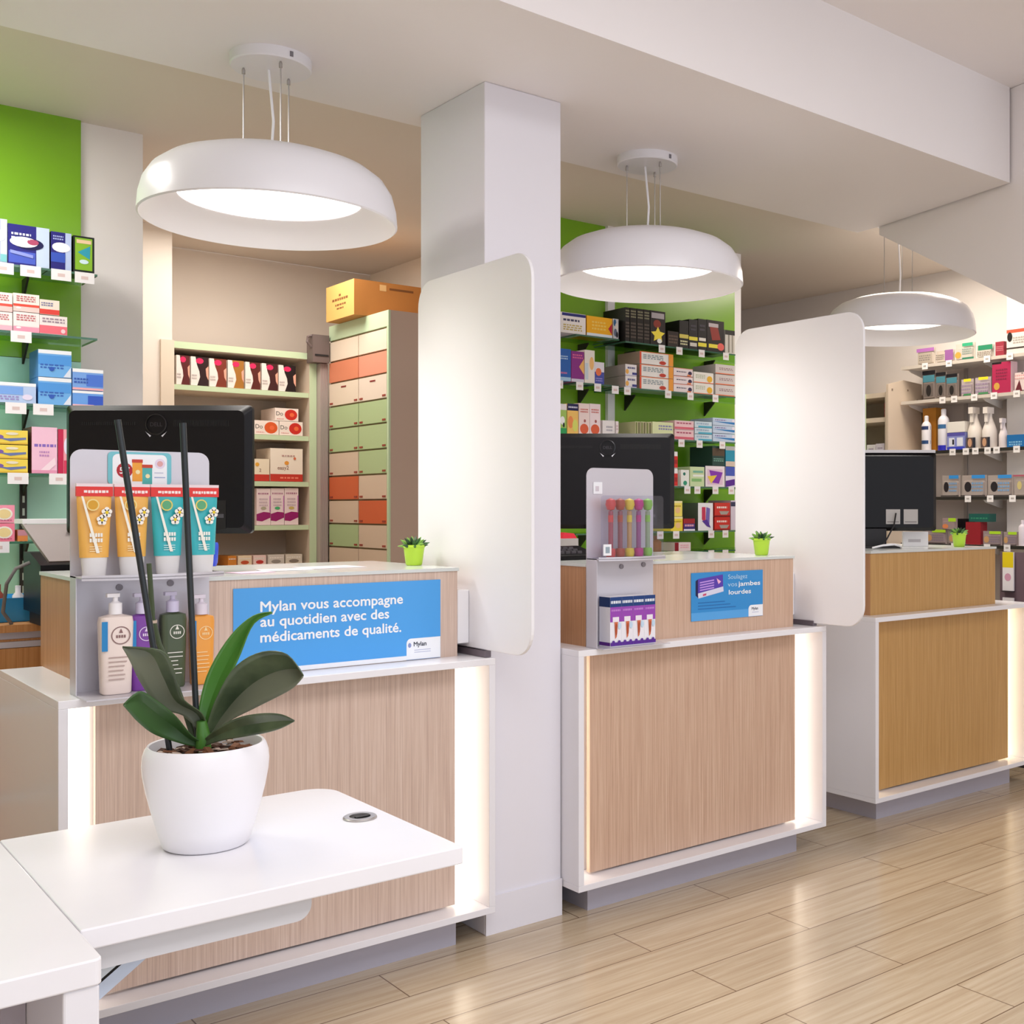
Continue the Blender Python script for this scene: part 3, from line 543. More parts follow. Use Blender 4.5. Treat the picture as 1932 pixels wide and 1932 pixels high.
(1,5.955,3.866,2.366,0.058,0.07,0.082,'cosmetic_box','dark red narrow box beside the white carton on the white wall','box',3,'#9c3444',None,'box',87),
(1,5.955,3.746,2.366,0.145,0.07,0.144,'cosmetic_box','white carton with a red and black top at the picture edge','box',3,'#e2dcd6',None,'box',88),
(1,5.945,4.381,2.141,0.098,0.05,0.181,'brush_pack','dark pack with a teal header, first in the row on the second wall shelf','pack',3,'#8c807a',None,'pack',89),
(1,5.945,4.29,2.141,0.075,0.05,0.162,'brush_pack','dark pack with a teal header, second in the row on the second wall shelf','pack',3,'#8c807a',None,'pack',89),
(1,5.945,4.208,2.141,0.083,0.05,0.145,'brush_pack','dark pack with a teal header, third in the row on the second wall shelf','pack',3,'#8c807a',None,'pack',89),
(1,5.945,4.103,2.141,0.088,0.05,0.104,'blister_pack','clear pack with a yellow cap next to the teal packs','pack',3,'#b4a8a8',None,'pack',90),
(1,5.945,3.992,2.141,0.112,0.05,0.106,'blister_pack','clear pack with a yellow cap next to the crimson box','pack',3,'#b4a8b0',None,'pack',90),
(1,5.955,3.854,2.141,0.127,0.07,0.184,'cosmetic_box','tall crimson box with a golden emblem on the second wall shelf','box',3,'#b02a54','#e8c8d0','box',91),
(1,5.945,3.724,2.141,0.099,0.05,0.112,'blister_pack','pink and white pack at the picture edge, second wall shelf','pack',3,'#e2d0ce',None,'pack',92),
(1,5.951,4.42,1.814,0.062,0.062,0.226,'spray_can','white can with two blue bands at the end of the third wall shelf','can',3,'#eae6ea',None,'spray',93),
(1,5.955,4.292,1.814,0.071,0.07,0.262,'spray_can','tall white can with a blue crescent and a blue foot','can',3,'#e4e2ea',None,'spray',94),
(1,5.955,4.176,1.814,0.129,0.07,0.105,'cosmetic_box','blue and white twin box under a white carton','box',3,'#8a92d0',None,'box',95),
(1,5.955,4.176,1.921,0.129,0.07,0.066,'cosmetic_box','white carton on top of the blue and white twin box','box',3,'#e8e4de',None,'box',62),
(1,5.955,4.06,1.814,0.091,0.07,0.262,'trigger_bottle','white trigger spray bottle next to the blue twin box','bottle',3,'#e4dcd4',None,'trig',96),
(1,5.955,3.958,1.814,0.089,0.07,0.256,'trigger_bottle','white trigger spray bottle between the other trigger bottles','bottle',3,'#e6ded8',None,'trig',96),
(1,5.947,3.857,1.814,0.054,0.054,0.181,'trigger_bottle','slim white trigger spray bottle next to the blue box','bottle',3,'#e8dee0',None,'trig',62),
(1,5.955,3.745,1.814,0.142,0.07,0.072,'cosmetic_box','bright blue flat box at the picture edge','box',3,'#1f6cae','#134a80','box',97),
(1,5.945,4.222,1.523,0.133,0.05,0.132,'blister_pack','grey pack with a blue header, next to the far monitor on the fourth wall shelf','pack',3,'#a89c96',None,'pack',98),
(1,5.945,4.054,1.523,0.178,0.05,0.13,'blister_pack','grey pack with a blue header, second from the far monitor on the fourth wall shelf','pack',3,'#a89c96',None,'pack',98),
(1,5.945,3.87,1.523,0.175,0.05,0.127,'blister_pack','grey pack with a blue header, third from the far monitor on the fourth wall shelf','pack',3,'#a89c96',None,'pack',98),
(1,5.945,3.722,1.523,0.109,0.05,0.125,'blister_pack','grey pack with a blue header, at the picture edge on the fourth wall shelf','pack',3,'#a89c96',None,'pack',99),
(1,5.945,4.338,1.229,0.169,0.05,0.087,'blister_pack','clear pack with a lime header, next to the far monitor on the lowest wall shelf','pack',3,'#9c8c8c',None,'pack',100),
(1,5.945,4.18,1.229,0.121,0.05,0.085,'blister_pack','clear pack with a lime header, second from the far monitor on the lowest wall shelf','pack',3,'#9c8c8c',None,'pack',100),
(1,5.945,3.925,1.229,0.132,0.05,0.083,'blister_pack','clear pack with a lime header, third from the far monitor on the lowest wall shelf','pack',3,'#9c8c8c',None,'pack',100),
(1,5.945,3.8,1.229,0.097,0.05,0.081,'blister_pack','clear pack with a lime header, fourth from the far monitor on the lowest wall shelf','pack',3,'#9c8c8c',None,'pack',100),
(1,5.945,4.233,1.316,0.11,0.05,0.073,'blister_pack','clear pack with a lime header lying on two others','pack',3,'#a08c8c',None,'pack',101),
(1,5.955,4.052,1.229,0.106,0.07,0.137,'cosmetic_box','dark red box behind the far potted plant','box',3,'#98242e',None,'box',62),
(1,5.955,4.009,1.368,0.146,0.07,0.049,'cosmetic_box','dark green flat box above the far potted plant','box',3,'#1f5a52',None,'box',102),
(1,5.944,3.726,1.229,0.048,0.048,0.151,'cream_tube','pale lilac tube at the picture edge on the lowest wall shelf','tube',3,'#e2d8e0',None,'spray',62),
(1,6.05,4.434,1.814,0.103,0.1,0.279,'cosmetic_box','orange brown box behind the two white spray cans','box',3,'#b87a2a',None,'box',62),
(1,6.05,4.201,1.229,0.082,0.1,0.156,'cosmetic_box','black box behind the lime headed packs on the lowest wall shelf','box',3,'#1c161a',None,'box',62),
]
TAGS = [('L', 0, 0.831), ('L', 0, 0.92), ('L', 0, 1.022), ('L', 0, 1.102), ('L', 1, 0.889), ('L', 2, 0.872), ('L', 2, 0.962), ('L', 3, 0.879), ('L', 3, 1.015), ('L', 4, 0.817), ('A', 1, 3.292), ('A', 1, 3.418), ('A', 1, 3.533), ('B', 0, 3.93), ('B', 0, 4.055), ('B', 0, 4.219), ('B', 0, 4.404), ('B', 1, 3.613), ('B', 1, 3.694), ('B', 1, 3.975), ('B', 1, 4.136), ('B', 1, 4.323), ('B', 2, 4.07), ('B', 2, 4.203), ('B', 2, 4.376), ('B', 3, 4.113), ('B', 3, 4.187), ('B', 3, 4.323), ('B', 3, 4.446), ('B', 4, 3.919), ('B', 4, 4.032), ('B', 4, 4.291), ('B', 4, 4.4), ('B', 5, 3.919), ('B', 5, 4.036), ('B', 5, 4.291), ('B', 5, 4.4), ('R', 0, 4.401), ('R', 0, 4.22), ('R', 0, 3.946), ('R', 0, 3.79), ('R', 1, 4.268), ('R', 1, 4.181), ('R', 1, 4.036), ('R', 1, 3.898), ('R', 1, 3.744), ('R', 2, 4.193), ('R', 2, 4.096), ('R', 2, 4.028), ('R', 2, 3.942), ('R', 2, 3.88), ('R', 2, 3.744), ('R', 3, 4.081), ('R', 3, 3.924), ('R', 3, 3.772), ('R', 4, 4.181), ('R', 4, 3.946), ('R', 4, 3.808)]
LEAVES = [[[[0.7952, 2.4587, 0.9833], [0.7657, 2.4575, 1.0161], [0.7153, 2.4477, 1.0398], [0.6752, 2.4293, 1.0951], [0.6486, 2.4125, 1.1474], [0.6353, 2.4107, 1.1729]], [[0.8123, 2.4442, 0.9878], [0.7953, 2.4324, 1.0217], [0.7527, 2.416, 1.0583], [0.7276, 2.3849, 1.1165], [0.6986, 2.3701, 1.1653], [0.6353, 2.4107, 1.175]]], [[[0.7935, 2.4535, 0.9464], [0.7565, 2.4521, 0.9605], [0.7039, 2.4443, 0.9872], [0.6674, 2.4228, 1.0198], [0.648, 2.4065, 1.0424], [0.634, 2.3986, 1.0598]], [[0.8072, 2.442, 0.9553], [0.7768, 2.435, 0.9759], [0.7371, 2.4162, 1.0253], [0.6918, 2.4021, 1.0667], [0.6616, 2.3949, 1.0847], [0.634, 2.3986, 1.0619]]], [[[0.7968, 2.4704, 0.9713], [0.8036, 2.4778, 1.0201], [0.8259, 2.4851, 1.0961], [0.8677, 2.4759, 1.1701], [0.909, 2.454, 1.215], [0.9415, 2.4265, 1.2254]], [[0.8139, 2.4559, 0.9713], [0.8277, 2.4574, 1.0144], [0.8571, 2.4587, 1.0734], [0.8852, 2.4611, 1.1299], [0.9116, 2.4518, 1.1977], [0.9433, 2.425, 1.2219]]], [[[0.8071, 2.4551, 0.9667], [0.8234, 2.4348, 1.0404], [0.8479, 2.3944, 1.113], [0.8847, 2.3435, 1.1494], [0.9229, 2.2981, 1.1474], [0.9469, 2.2712, 1.1063]], [[0.8174, 2.4464, 0.9599], [0.8447, 2.4167, 0.999], [0.8818, 2.3656, 1.0308], [0.91, 2.3221, 1.0555], [0.933, 2.2895, 1.077], [0.9469, 2.2712, 1.0997]]], [[[0.8021, 2.4398, 0.963], [0.8138, 2.3905, 0.9934], [0.8365, 2.3319, 1.0209], [0.8625, 2.2706, 1.035], [0.8834, 2.2267, 1.0365], [0.8997, 2.1998, 1.0267]], [[0.8021, 2.4398, 0.9496], [0.8222, 2.3834, 0.9681], [0.8448, 2.3249, 0.9818], [0.8666, 2.2671, 0.9954], [0.8834, 2.2267, 1.0089], [0.8997, 2.1998, 1.0246]]]]
STICKS = [[[0.6587, 2.535, 1.6345], [0.7445, 2.4754, 0.9429]], [[0.7754, 2.4886, 1.6309], [0.7977, 2.4631, 0.942]]]
SPIKE = [[0.7265, 2.5562, 1.3322], [0.7325, 2.5511, 1.2166], [0.7429, 2.5423, 1.1599], [0.77, 2.5063, 1.0652], [0.7951, 2.4719, 0.9567]]

# ---------------------------------------------------------------- the setting
def struct(name, mb, parent=None, **k):
    o = mb.build(name, parent, loc=(0, 0, 0) if parent is None else None, **k)
    if parent is None: o['kind'] = 'structure'
    return o
b = MB(); b.box(-3, -2.6, -.1, 7.6, 7.2, 0, planks()); struct('floor', b)
SOF = [(-3, 2.626), (1.73, 2.767), (4.44, 2.848), (4.62, 3.74), (4.63, 3.88), (-3, 3.88)]
b = MB(); b.prism(SOF, 2.9, 3.36, CEIL); struct('ceiling_soffit', b)
b = MB(); b.prism([(-3, 3.882), (4.63, 3.882), (4.72, 3.0), (4.72, 1.8), (6.198, 1.8), (6.198, 6.999), (-3, 6.999)], 3.0, 3.1, CEIL2); struct('ceiling_back', b)
b = MB(); b.box(-3, -2.6, 3.325, 6.3, 3.2, 3.42, CEIL)
struct('ceiling', b)
b = MB(); b.prism([(3.735, 2.862), (2.79, 2.355), (2.3, 2.09), (2.3, 3.323), (3.735, 3.323)], 4.63, 4.70, CEIL, axis='x')
o = struct('wall_bulkhead', b); o.rotation_euler.z = 0
for v in o.data.vertices:                       # the bulkhead leans along the end of the soffit
    v.co.x += (v.co.y - 3.735) * .2
b = MB(); b.box(-3, 4.975, 0, 1.39, 5.1, 3.0, WALL); struct('wall_back_near', b)
b = MB(); b.box(-3, 4.955, 2.035, 1.151, 4.973, 3.0, GREEN); struct('trim_1', b)
b = MB(); b.box(-3, 4.955, .95, 1.151, 4.973, 2.033, GREEN_SHEEN); struct('trim_2', b)
b = MB(); b.box(1.27, 5.102, 0, 1.39, 7.0, 3.0, WARM); struct('wall_back_room_near', b)
b = MB(); b.box(1.0, 7.0, 0, 7.6, 7.1, 3.0, WARM); struct('wall_back', b)
b = MB(); b.box(1.392, 6.50, 0, 1.968, 6.998, 3.0, WARM); struct('trim_3', b)
b = MB(); b.box(-2.5, -2.6, 0, -2.4, 4.97, 3.3, WARM); struct('wall_left', b)  # unseen wall, added to keep open-side light off the near counter
b = MB(); b.box(3.38, 4.975, 0, 4.829, 5.1, 3.0, WALL); struct('wall_back_middle', b)
b = MB(); b.box(3.392, 4.955, .9, 4.771, 4.973, 3.0, GREEN); struct('trim_4', b)
b = MB(); b.box(3.38, 5.102, 0, 3.5, 6.998, 3.0, WARM); struct('wall_back_room_far', b)
b = MB(); b.box(6.2, -2.6, 0, 6.3, 6.998, 3.3, WALL); struct('wall_far', b)
b = MB(); b.box(6.08, 3.2, 0, 6.198, 3.92, 3.0, WALL); struct('trim_5', b)
b = MB()
b.box(2.022, 3.32, 0, 2.337, 3.77, 2.9, PILL)
o = struct('pillar', b, bevel=.004)
b = MB(); b.box(2.0225, 3.312, 0, 2.3365, 3.3195, .13, PILL); struct('baseboard_pillar', b)

# ---------------------------------------------------------------- the three counters
def counter(x0, x1, yf, ux0, ux1, uy, ven, label, led):
    t = thing('service_counter', label, 'counter', ((x0 + x1) / 2, yf + .4, 0), group='service counters')
    S = .024; yb = yf + .76
    b = MB()
    b.box(x0, yf, .928, x1, yb, .95, MARBLE)
    b.box(x0, yf, .10, x1, yb, .122, WHITE)
    b.box(x0, yf, .122, x0 + S, yb, .928, WHITE); b.box(x1 - S, yf, .122, x1, yb, .928, WHITE)
    b.box(x0 + S, yf + .14, .122, x1 - S, yb, .928, WHITE)
    b.build('carcass', t, bevel=.0015)
    b = MB(); b.box(x0 + .108, yf + .08, .130, x1 - .108, yf + .10, .924, ven); b.build('front_panel', t)
    for a, c in ((x0 + S + .002, x0 + .104), (x1 - .104, x1 - S - .002)):
        b = MB(); b.box(a, yf + .128, .124, c, yf + .139, .926, led); b.build('light_panel', t)
    b = MB(); b.box(x0 + .09, yf + .07, 0, x1 - .11, yb - .05, .10, mat('plinth_grey', '#b9b7c6', .38, .3)); b.build('plinth', t)
    b = MB(); b.box(ux0, uy, .95, ux1, yb + .02, 1.238, VBOX, [None, None, ven, None, None, MARBLE])
    b.build('upstand', t)
    b = MB(); b.box(ux0 - .004, uy - .006, 1.2385, ux1 + .004, yb + .02, 1.2495, mat('glass_worktop', '#e6eae8', .16, trans=.2)); b.build('glass_top', t)
    return t
LED3 = mat('led_diffuser_warm', '#fff0d0', .5, emit='#ffe6b8', estr=2.2)
c1 = counter(.700, 2.018, 3.245, .818, 1.948, 3.375, VEN1, 'white lit counter with pinkish veneer front and the large blue sign, behind the white desk', LED)
c2 = counter(2.341, 3.638, 3.218, 2.432, 3.520, 3.300, VEN2, 'white lit counter with veneer front and the small blue sign, beside the square pillar', LED)
c3 = counter(4.080, 5.380, 3.312, 4.150, 5.165, 3.400, VEN3, 'white lit counter with warm-lit veneer front and a low black monitor, farthest along the row', LED3)

# white screen panels that stand between the counters
def screen(x, y0, y1, z0, z1, label):
    t = thing('screen_panel', label, 'screen panel', (x, (y0 + y1) / 2, .95), group='screen panels')
    b = MB(); b.prism(rrect(y0, z0, y1, z1, .09, 8), x, x + .012, MATTE, axis='x'); b.build('panel', t, bevel=.002)
    b = MB(); b.box(x - .046, y0 + .381, .99, x - .001, y0 + .56, 1.172, MATTE); b.build('bracket', t, bevel=.003)
    b = MB(); b.box(x - .006, y0 + .27, .951, x + .018, y0 + .62, .972, mat('screen_foot', '#6a6068', .4)); b.build('foot', t)
    return t
screen(1.998, 3.0, 3.745, .976, 2.272, 'white rounded screen panel in front of the square pillar')
screen(3.600, 2.985, 3.735, .962, 2.26, 'white rounded screen panel between the middle and far counters')

# ---------------------------------------------------------------- pendant lamps
def pendant(x, y, label, zc):
    t = thing('pendant_lamp', label, 'lamp', (x, y, 2.37), group='white dome pendants')
    R = .397
    b = MB()
    prof = [(R - .006, 0), (R, .004), (R - .001, .02), (R - .004, .055), (R - .016, .100), (R - .040, .138), (R - .080, .168), (R - .14, .190), (R - .23, .204), (.05, .210), (0.0001, .210)]
    b.lathe(prof, (x, y, 2.37), WHITE, 64, cap=False)
    inn = [(R - .006, 0), (R - .016, .012), (R - .04, .035), (R - .075, .06), (.283, .078)]
    b.lathe(inn[::-1], (x, y, 2.37), WHITE, 64, cap=False)
    b.keep = True
    b.build('shade', t, smooth=True)
    b = MB(); b.lathe([(.0001, 0), (.15, .002), (.26, .006), (.282, .012), (.282, .02)], (x, y, 2.438), LAMPGLOW, 48, cap=False); b.build('diffuser', t, smooth=True)
    b = MB(); b.lathe([(.122, 0), (.126, .004), (.126, .034)], (x, y, zc - .034), WHITE, 40); b.build('canopy', t, smooth=True)
    b = MB(); b.box(x + .012, y - .1275, zc - .026, x + .022, y - .1245, zc - .010, mat('slot_grey', '#77747c', .5)); b.build('canopy_slot', t)
    for k in range(3):
        a = 2 * PI * k / 3 + .5
        b = MB(); b.tube([(x + .085 * math.cos(a), y + .085 * math.sin(a), 2.575), (x + .085 * math.cos(a), y + .085 * math.sin(a), zc - .03)], .0022, STEEL, 6)
        b.lathe([(.006, 0), (.006, .012), (.003, .02)], (x + .085 * math.cos(a), y + .085 * math.sin(a), zc - .054), STEEL, 8)
        b.build('wire', t)
    b = MB(); b.tube([(x, y, 2.578), (x + .008, y, 2.70), (x - .004, y + .01, zc - .033)], .0045, MATTE, 8); b.build('cable', t)
    l = bpy.data.lights.new('pendant_glow', 'AREA'); l.shape = 'DISK'; l.size = .52; l.energy = 5; l.color = (1, .96, .90); l.spread = math.radians(125)
    o = bpy.data.objects.new('pendant_glow', l); o.location = (0, 0, .064); o.parent = t; COL.objects.link(o)
    return t
pendant(1.397, 3.603, 'white dome pendant lamp hanging over the counter with the large blue sign', 2.9)
pendant(2.983, 3.619, 'white dome pendant lamp hanging over the middle counter past the pillar', 2.9)
pendant(4.88, 3.80, 'smallest looking white dome pendant lamp, over the far counter', 3.0)

# ---------------------------------------------------------------- the white desk with its tongue
dk = thing('display_desk', 'white desk with a rounded extension top, cut by the picture edge', 'desk', (.4, 2.3, 0))
b = MB(); b.prism(rrect(-.9, 1.936, .482, 2.80, .012, 3), .698, .74, MARBLE); b.build('desk_top', dk, bevel=.003)
b = MB(); b.box(.425, 1.94, 0, .478, 2.79, .698, WHITE); b.build('leg_panel', dk, bevel=.004)
b = MB(); b.box(-.9, 2.30, 0, .385, 2.33, .698, mat('desk_back', '#d3d3e2', .4)); b.build('back_panel', dk)
b = MB(); b.box(.386, 2.2, 0, .424, 2.33, .698, mat('desk_post', '#b3aab2', .4)); b.build('post', dk)
b = MB(); b.prism(rrect(.4835, 2.085, 1.218, 2.765, .07, 8, (0, 0, 1, 0)), .703, .74, MARBLE); b.build('extension_top', dk, bevel=.003)
b = MB(); b.prism(rrect(.49, .655, .90, .702, .03, 6, (0, 1, 0, 0)), 2.115, 2.135, mat('desk_apron', '#d6d6da', .4), axis='y'); b.build('apron', dk)
b = MB()
for z0_, w, m in ((.583, .028, mat('brace_blue', '#cfdcf0', .3)), (.611, .006, DARK), (.617, .016, mat('brace_pale', '#d9e2ea', .3)), (.633, .005, mat('brace_olive', '#5c5c3a', .4)), (.638, .012, mat('brace_tan', '#d8b890', .4))):
    b.prism([(.479, z0_ - .034), (.613, z0_ + .058), (.613, min(.702, z0_ + .058 + w)), (.479, z0_ - .034 + w)], 2.16, 2.175, m, axis='y')
b.build('brace', dk)
b = MB(); gx, gy = 1.149, 2.43
b.lathe([(.024, .0), (.024, .004), (.036, .004), (.038, .002), (.038, 0)], (gx, gy, .7405), STEEL, 28, cap=False)
b.lathe([(.0001, .0008), (.025, .0008)], (gx, gy, .7405), DARKM, 28, cap=False)
b.box(gx - .012, gy - .006, .7415, gx + .022, gy + .004, .744, DARKM)
b.build('cable_grommet', dk, smooth=True)

# ---------------------------------------------------------------- orchid
px, py, pz = .812, 2.452, .7405
orc = thing('potted_orchid', 'flowerless orchid in a white ceramic pot on the white desk', 'potted plant', (px, py, pz))
POT = mat('pot_ceramic', '#f1eff3', .33)
b = MB(); b.keep = True
b.lathe([(r_ * .935, z_) for r_, z_ in [(.0001, 0), (.086, 0), (.092, .004), (.104, .04), (.116, .08), (.1265, .12), (.133, .153), (.1348, .175), (.133, .194), (.1285, .207), (.123, .2145), (.119, .213), (.116, .2), (.112, .185), (.0001, .183)]], (px, py, pz), POT, 56, cap=False)
b.build('pot', orc, smooth=True)
b = MB(); R = random.Random(3)
b.lathe([(.1045, .186), (.06, .192), (.0001, .194)], (px, py, pz), mat('bark_dark', '#3a261c', .9), 24, cap=False)
for k in range(90):
    a = R.uniform(0, 2 * PI); r = .094 * math.sqrt(R.random()); s = R.uniform(.008, .02)
    c = (px + r * math.cos(a), py + r * math.sin(a), pz + .192 + R.uniform(0, .012))
    q = R.uniform(0, PI); d = Vector((math.cos(q), math.sin(q), R.uniform(-.3, .3))) * s; e = Vector((-math.sin(q), math.cos(q), .2)) * s * .45; n = Vector((0, 0, s * .25))
    C0 = Vector(c)
    b.add([C0 - d - e, C0 + d - e * .7, C0 + d * .9 + e, C0 - d * .8 + e, C0 - d * .8 - e * .8 + n, C0 + d * .8 - e * .6 + n, C0 + d * .7 + e * .8 + n, C0 - d * .7 + e * .8 + n],
          [(0, 3, 2, 1), (4, 5, 6, 7), (0, 1, 5, 4), (1, 2, 6, 5), (2, 3, 7, 6), (3, 0, 4, 7)], mat('bark_%s' % 'abc'[k % 3], ['#4a2b1c', '#74492f', '#b9a394'][k % 3], .85))
b.build('bark_mulch', orc)['kind'] = 'stuff'
LEAF = mat('orchid_leaf', '#3c4a32', .30, spec=.45, coat=.15); N, L, bs = nodes(LEAF)
tc = N.new('ShaderNodeTexCoord'); nz = N.new('ShaderNodeTexNoise'); nz.inputs['Scale'].default_value = 14; nz.inputs['Detail'].default_value = 3
rp = N.new('ShaderNodeValToRGB'); e = rp.color_ramp.elements
e[0].position = .3; e[0].color = lin('#364530'); e[1].position = .72; e[1].color = lin('#5c6a4c')
L.new(tc.outputs['Object'], nz.inputs['Vector']); L.new(nz.outputs['Fac'], rp.inputs['Fac']); L.new(rp.outputs['Color'], bs.inputs['Base Color'])
LEAF2 = mat('orchid_leaf_fresh', '#467a2c', .36, spec=.45, coat=.15)
LEAF3 = mat('orchid_leaf_underside', '#6c715e', .42)
def resample(P, n):
    P = [Vector(p) for p in P]; out = []
    for k in range(n):
        t = k / (n - 1) * (len(P) - 1); i = min(int(t), len(P) - 2); f = t - i
        p0 = P[max(i - 1, 0)]; p1 = P[i]; p2 = P[i + 1]; p3 = P[min(i + 2, len(P) - 1)]
        out.append(.5 * ((2 * p1) + (p2 - p0) * f + (2 * p0 - 5 * p1 + 4 * p2 - p3) * f * f + (3 * p1 - p0 - 3 * p2 + p3) * f ** 3))
    return out
toward = Vector((-.6465, -.7629, 0))
for li, (A, B) in enumerate(LEAVES):
    A = resample(A, 22); B = resample(B, 22); b = MB(); V = []; F = []; K = 9
    fold = (.030, .022, .016, .034, .014)[li]
    for a, c in zip(A, B):
        wid = (a - c).length
        for k in range(K):
            t = k / (K - 1)
            V.append(a.lerp(c, t) + toward * (-fold * min(1, wid / .05) * (1 - abs(2 * t - 1) ** 1.2) * (1 if li != 0 else .8)))
    for i in range(21):
        for k in range(K - 1): F.append((i * K + k, i * K + k + 1, (i + 1) * K + k + 1, (i + 1) * K + k))
    h_ = [f for f in F if (f[0] % K < K // 2) == (li == 0)] if li in (0, 3) else []
    b.add(V, F, (LEAF, mat('orchid_leaf_mid', '#3a5c30', .36), LEAF2, LEAF, LEAF)[li]); 
    if h_:
        u_ = b.mi(LEAF3); b.fm = [u_ if f in h_ else m_ for f, m_ in zip([tuple(q_) for q_ in b.f], b.fm)]
    b.build('leaf', orc, smooth=True, solid=.0022)
b = MB(); b.tube([(px - .006, py, pz + .18), (px - .008, py - .004, pz + .23), (px - .012, py - .006, pz + .262)], [.017, .015, .010], LEAF2, 10); b.build('crown', orc, smooth=True)
for k, (a, c) in enumerate(STICKS):
    b = MB(); b.tube([c, a], [.0062, .0068], mat('stake_dark', '#1b2226', .35), 10); b.build('support_stake', orc, smooth=True)
b = MB(); b.tube(SPIKE, [.0052, .0055, .0055, .006, .007], mat('spike_green', '#3d4a2c', .5), 9)
p = Vector(SPIKE[1]); b.tube([p + Vector((0, 0, -.012)), p + Vector((0, 0, -.006))], .009, mat('clip_pale', '#c9b29e', .5), 10)
b.build('flower_spike', orc, smooth=True)

# ---------------------------------------------------------------- small succulents
def succulent(x, y, z, s, label, kind):
    t = thing('potted_succulent', label, 'potted plant', (x, y, z), group='small succulents on the counters')
    b = MB(); b.keep = True
    b.lathe([(.0001, 0), (.024 * s, 0), (.027 * s, .004 * s), (.034 * s, .058 * s), (.037 * s, .060 * s), (.037 * s, .068 * s), (.034 * s, .068 * s), (.033 * s, .058 * s), (.0001, .056 * s)], (x, y, z), mat('lime_pot', '#b5dc3c', .35), 28, cap=False)
    b.build('pot', t, smooth=True)
    b = MB(); R = random.Random(kind)
    cols = [mat('succ_a', '#3f6a3a', .5), mat('succ_b', '#7fae4a', .5), mat('succ_c', '#2e4c2c', .5)]
    for ring, (n, el, ln) in enumerate(((9, .25, .048), (8, .6, .046), (6, 1.0, .042), (3, 1.35, .036))):
        for k in range(n):
            a = 2 * PI * k / n + ring * .4 + R.uniform(-.15, .15); e = el + R.uniform(-.12, .12); l = ln * s * R.uniform(.85, 1.1)
            d = Vector((math.cos(a) * math.cos(e), math.sin(a) * math.cos(e), math.sin(e))); p0 = Vector((x, y, z + .058 * s)) + Vector((d.x, d.y, 0)) * .008 * s
            b.tube([p0, p0 + d * l * .35, p0 + d * l * .7 + Vector((0, 0, .002)), p0 + d * l], [.004 * s, .0065 * s, .005 * s, .0008], cols[(k + ring) % 3], 6)
    b.build('rosette', t, smooth=True)
succulent(1.905, 3.60, 1.250, 1.06, 'small succulent in a lime green pot on the counter with the large blue sign', 1)
succulent(3.452, 3.42, 1.250, 1.06, 'small succulent in a lime green pot on the middle counter', 2)
succulent(4.99, 3.50, 1.250, 1.06, 'small succulent in a lime green pot on the far counter', 5)

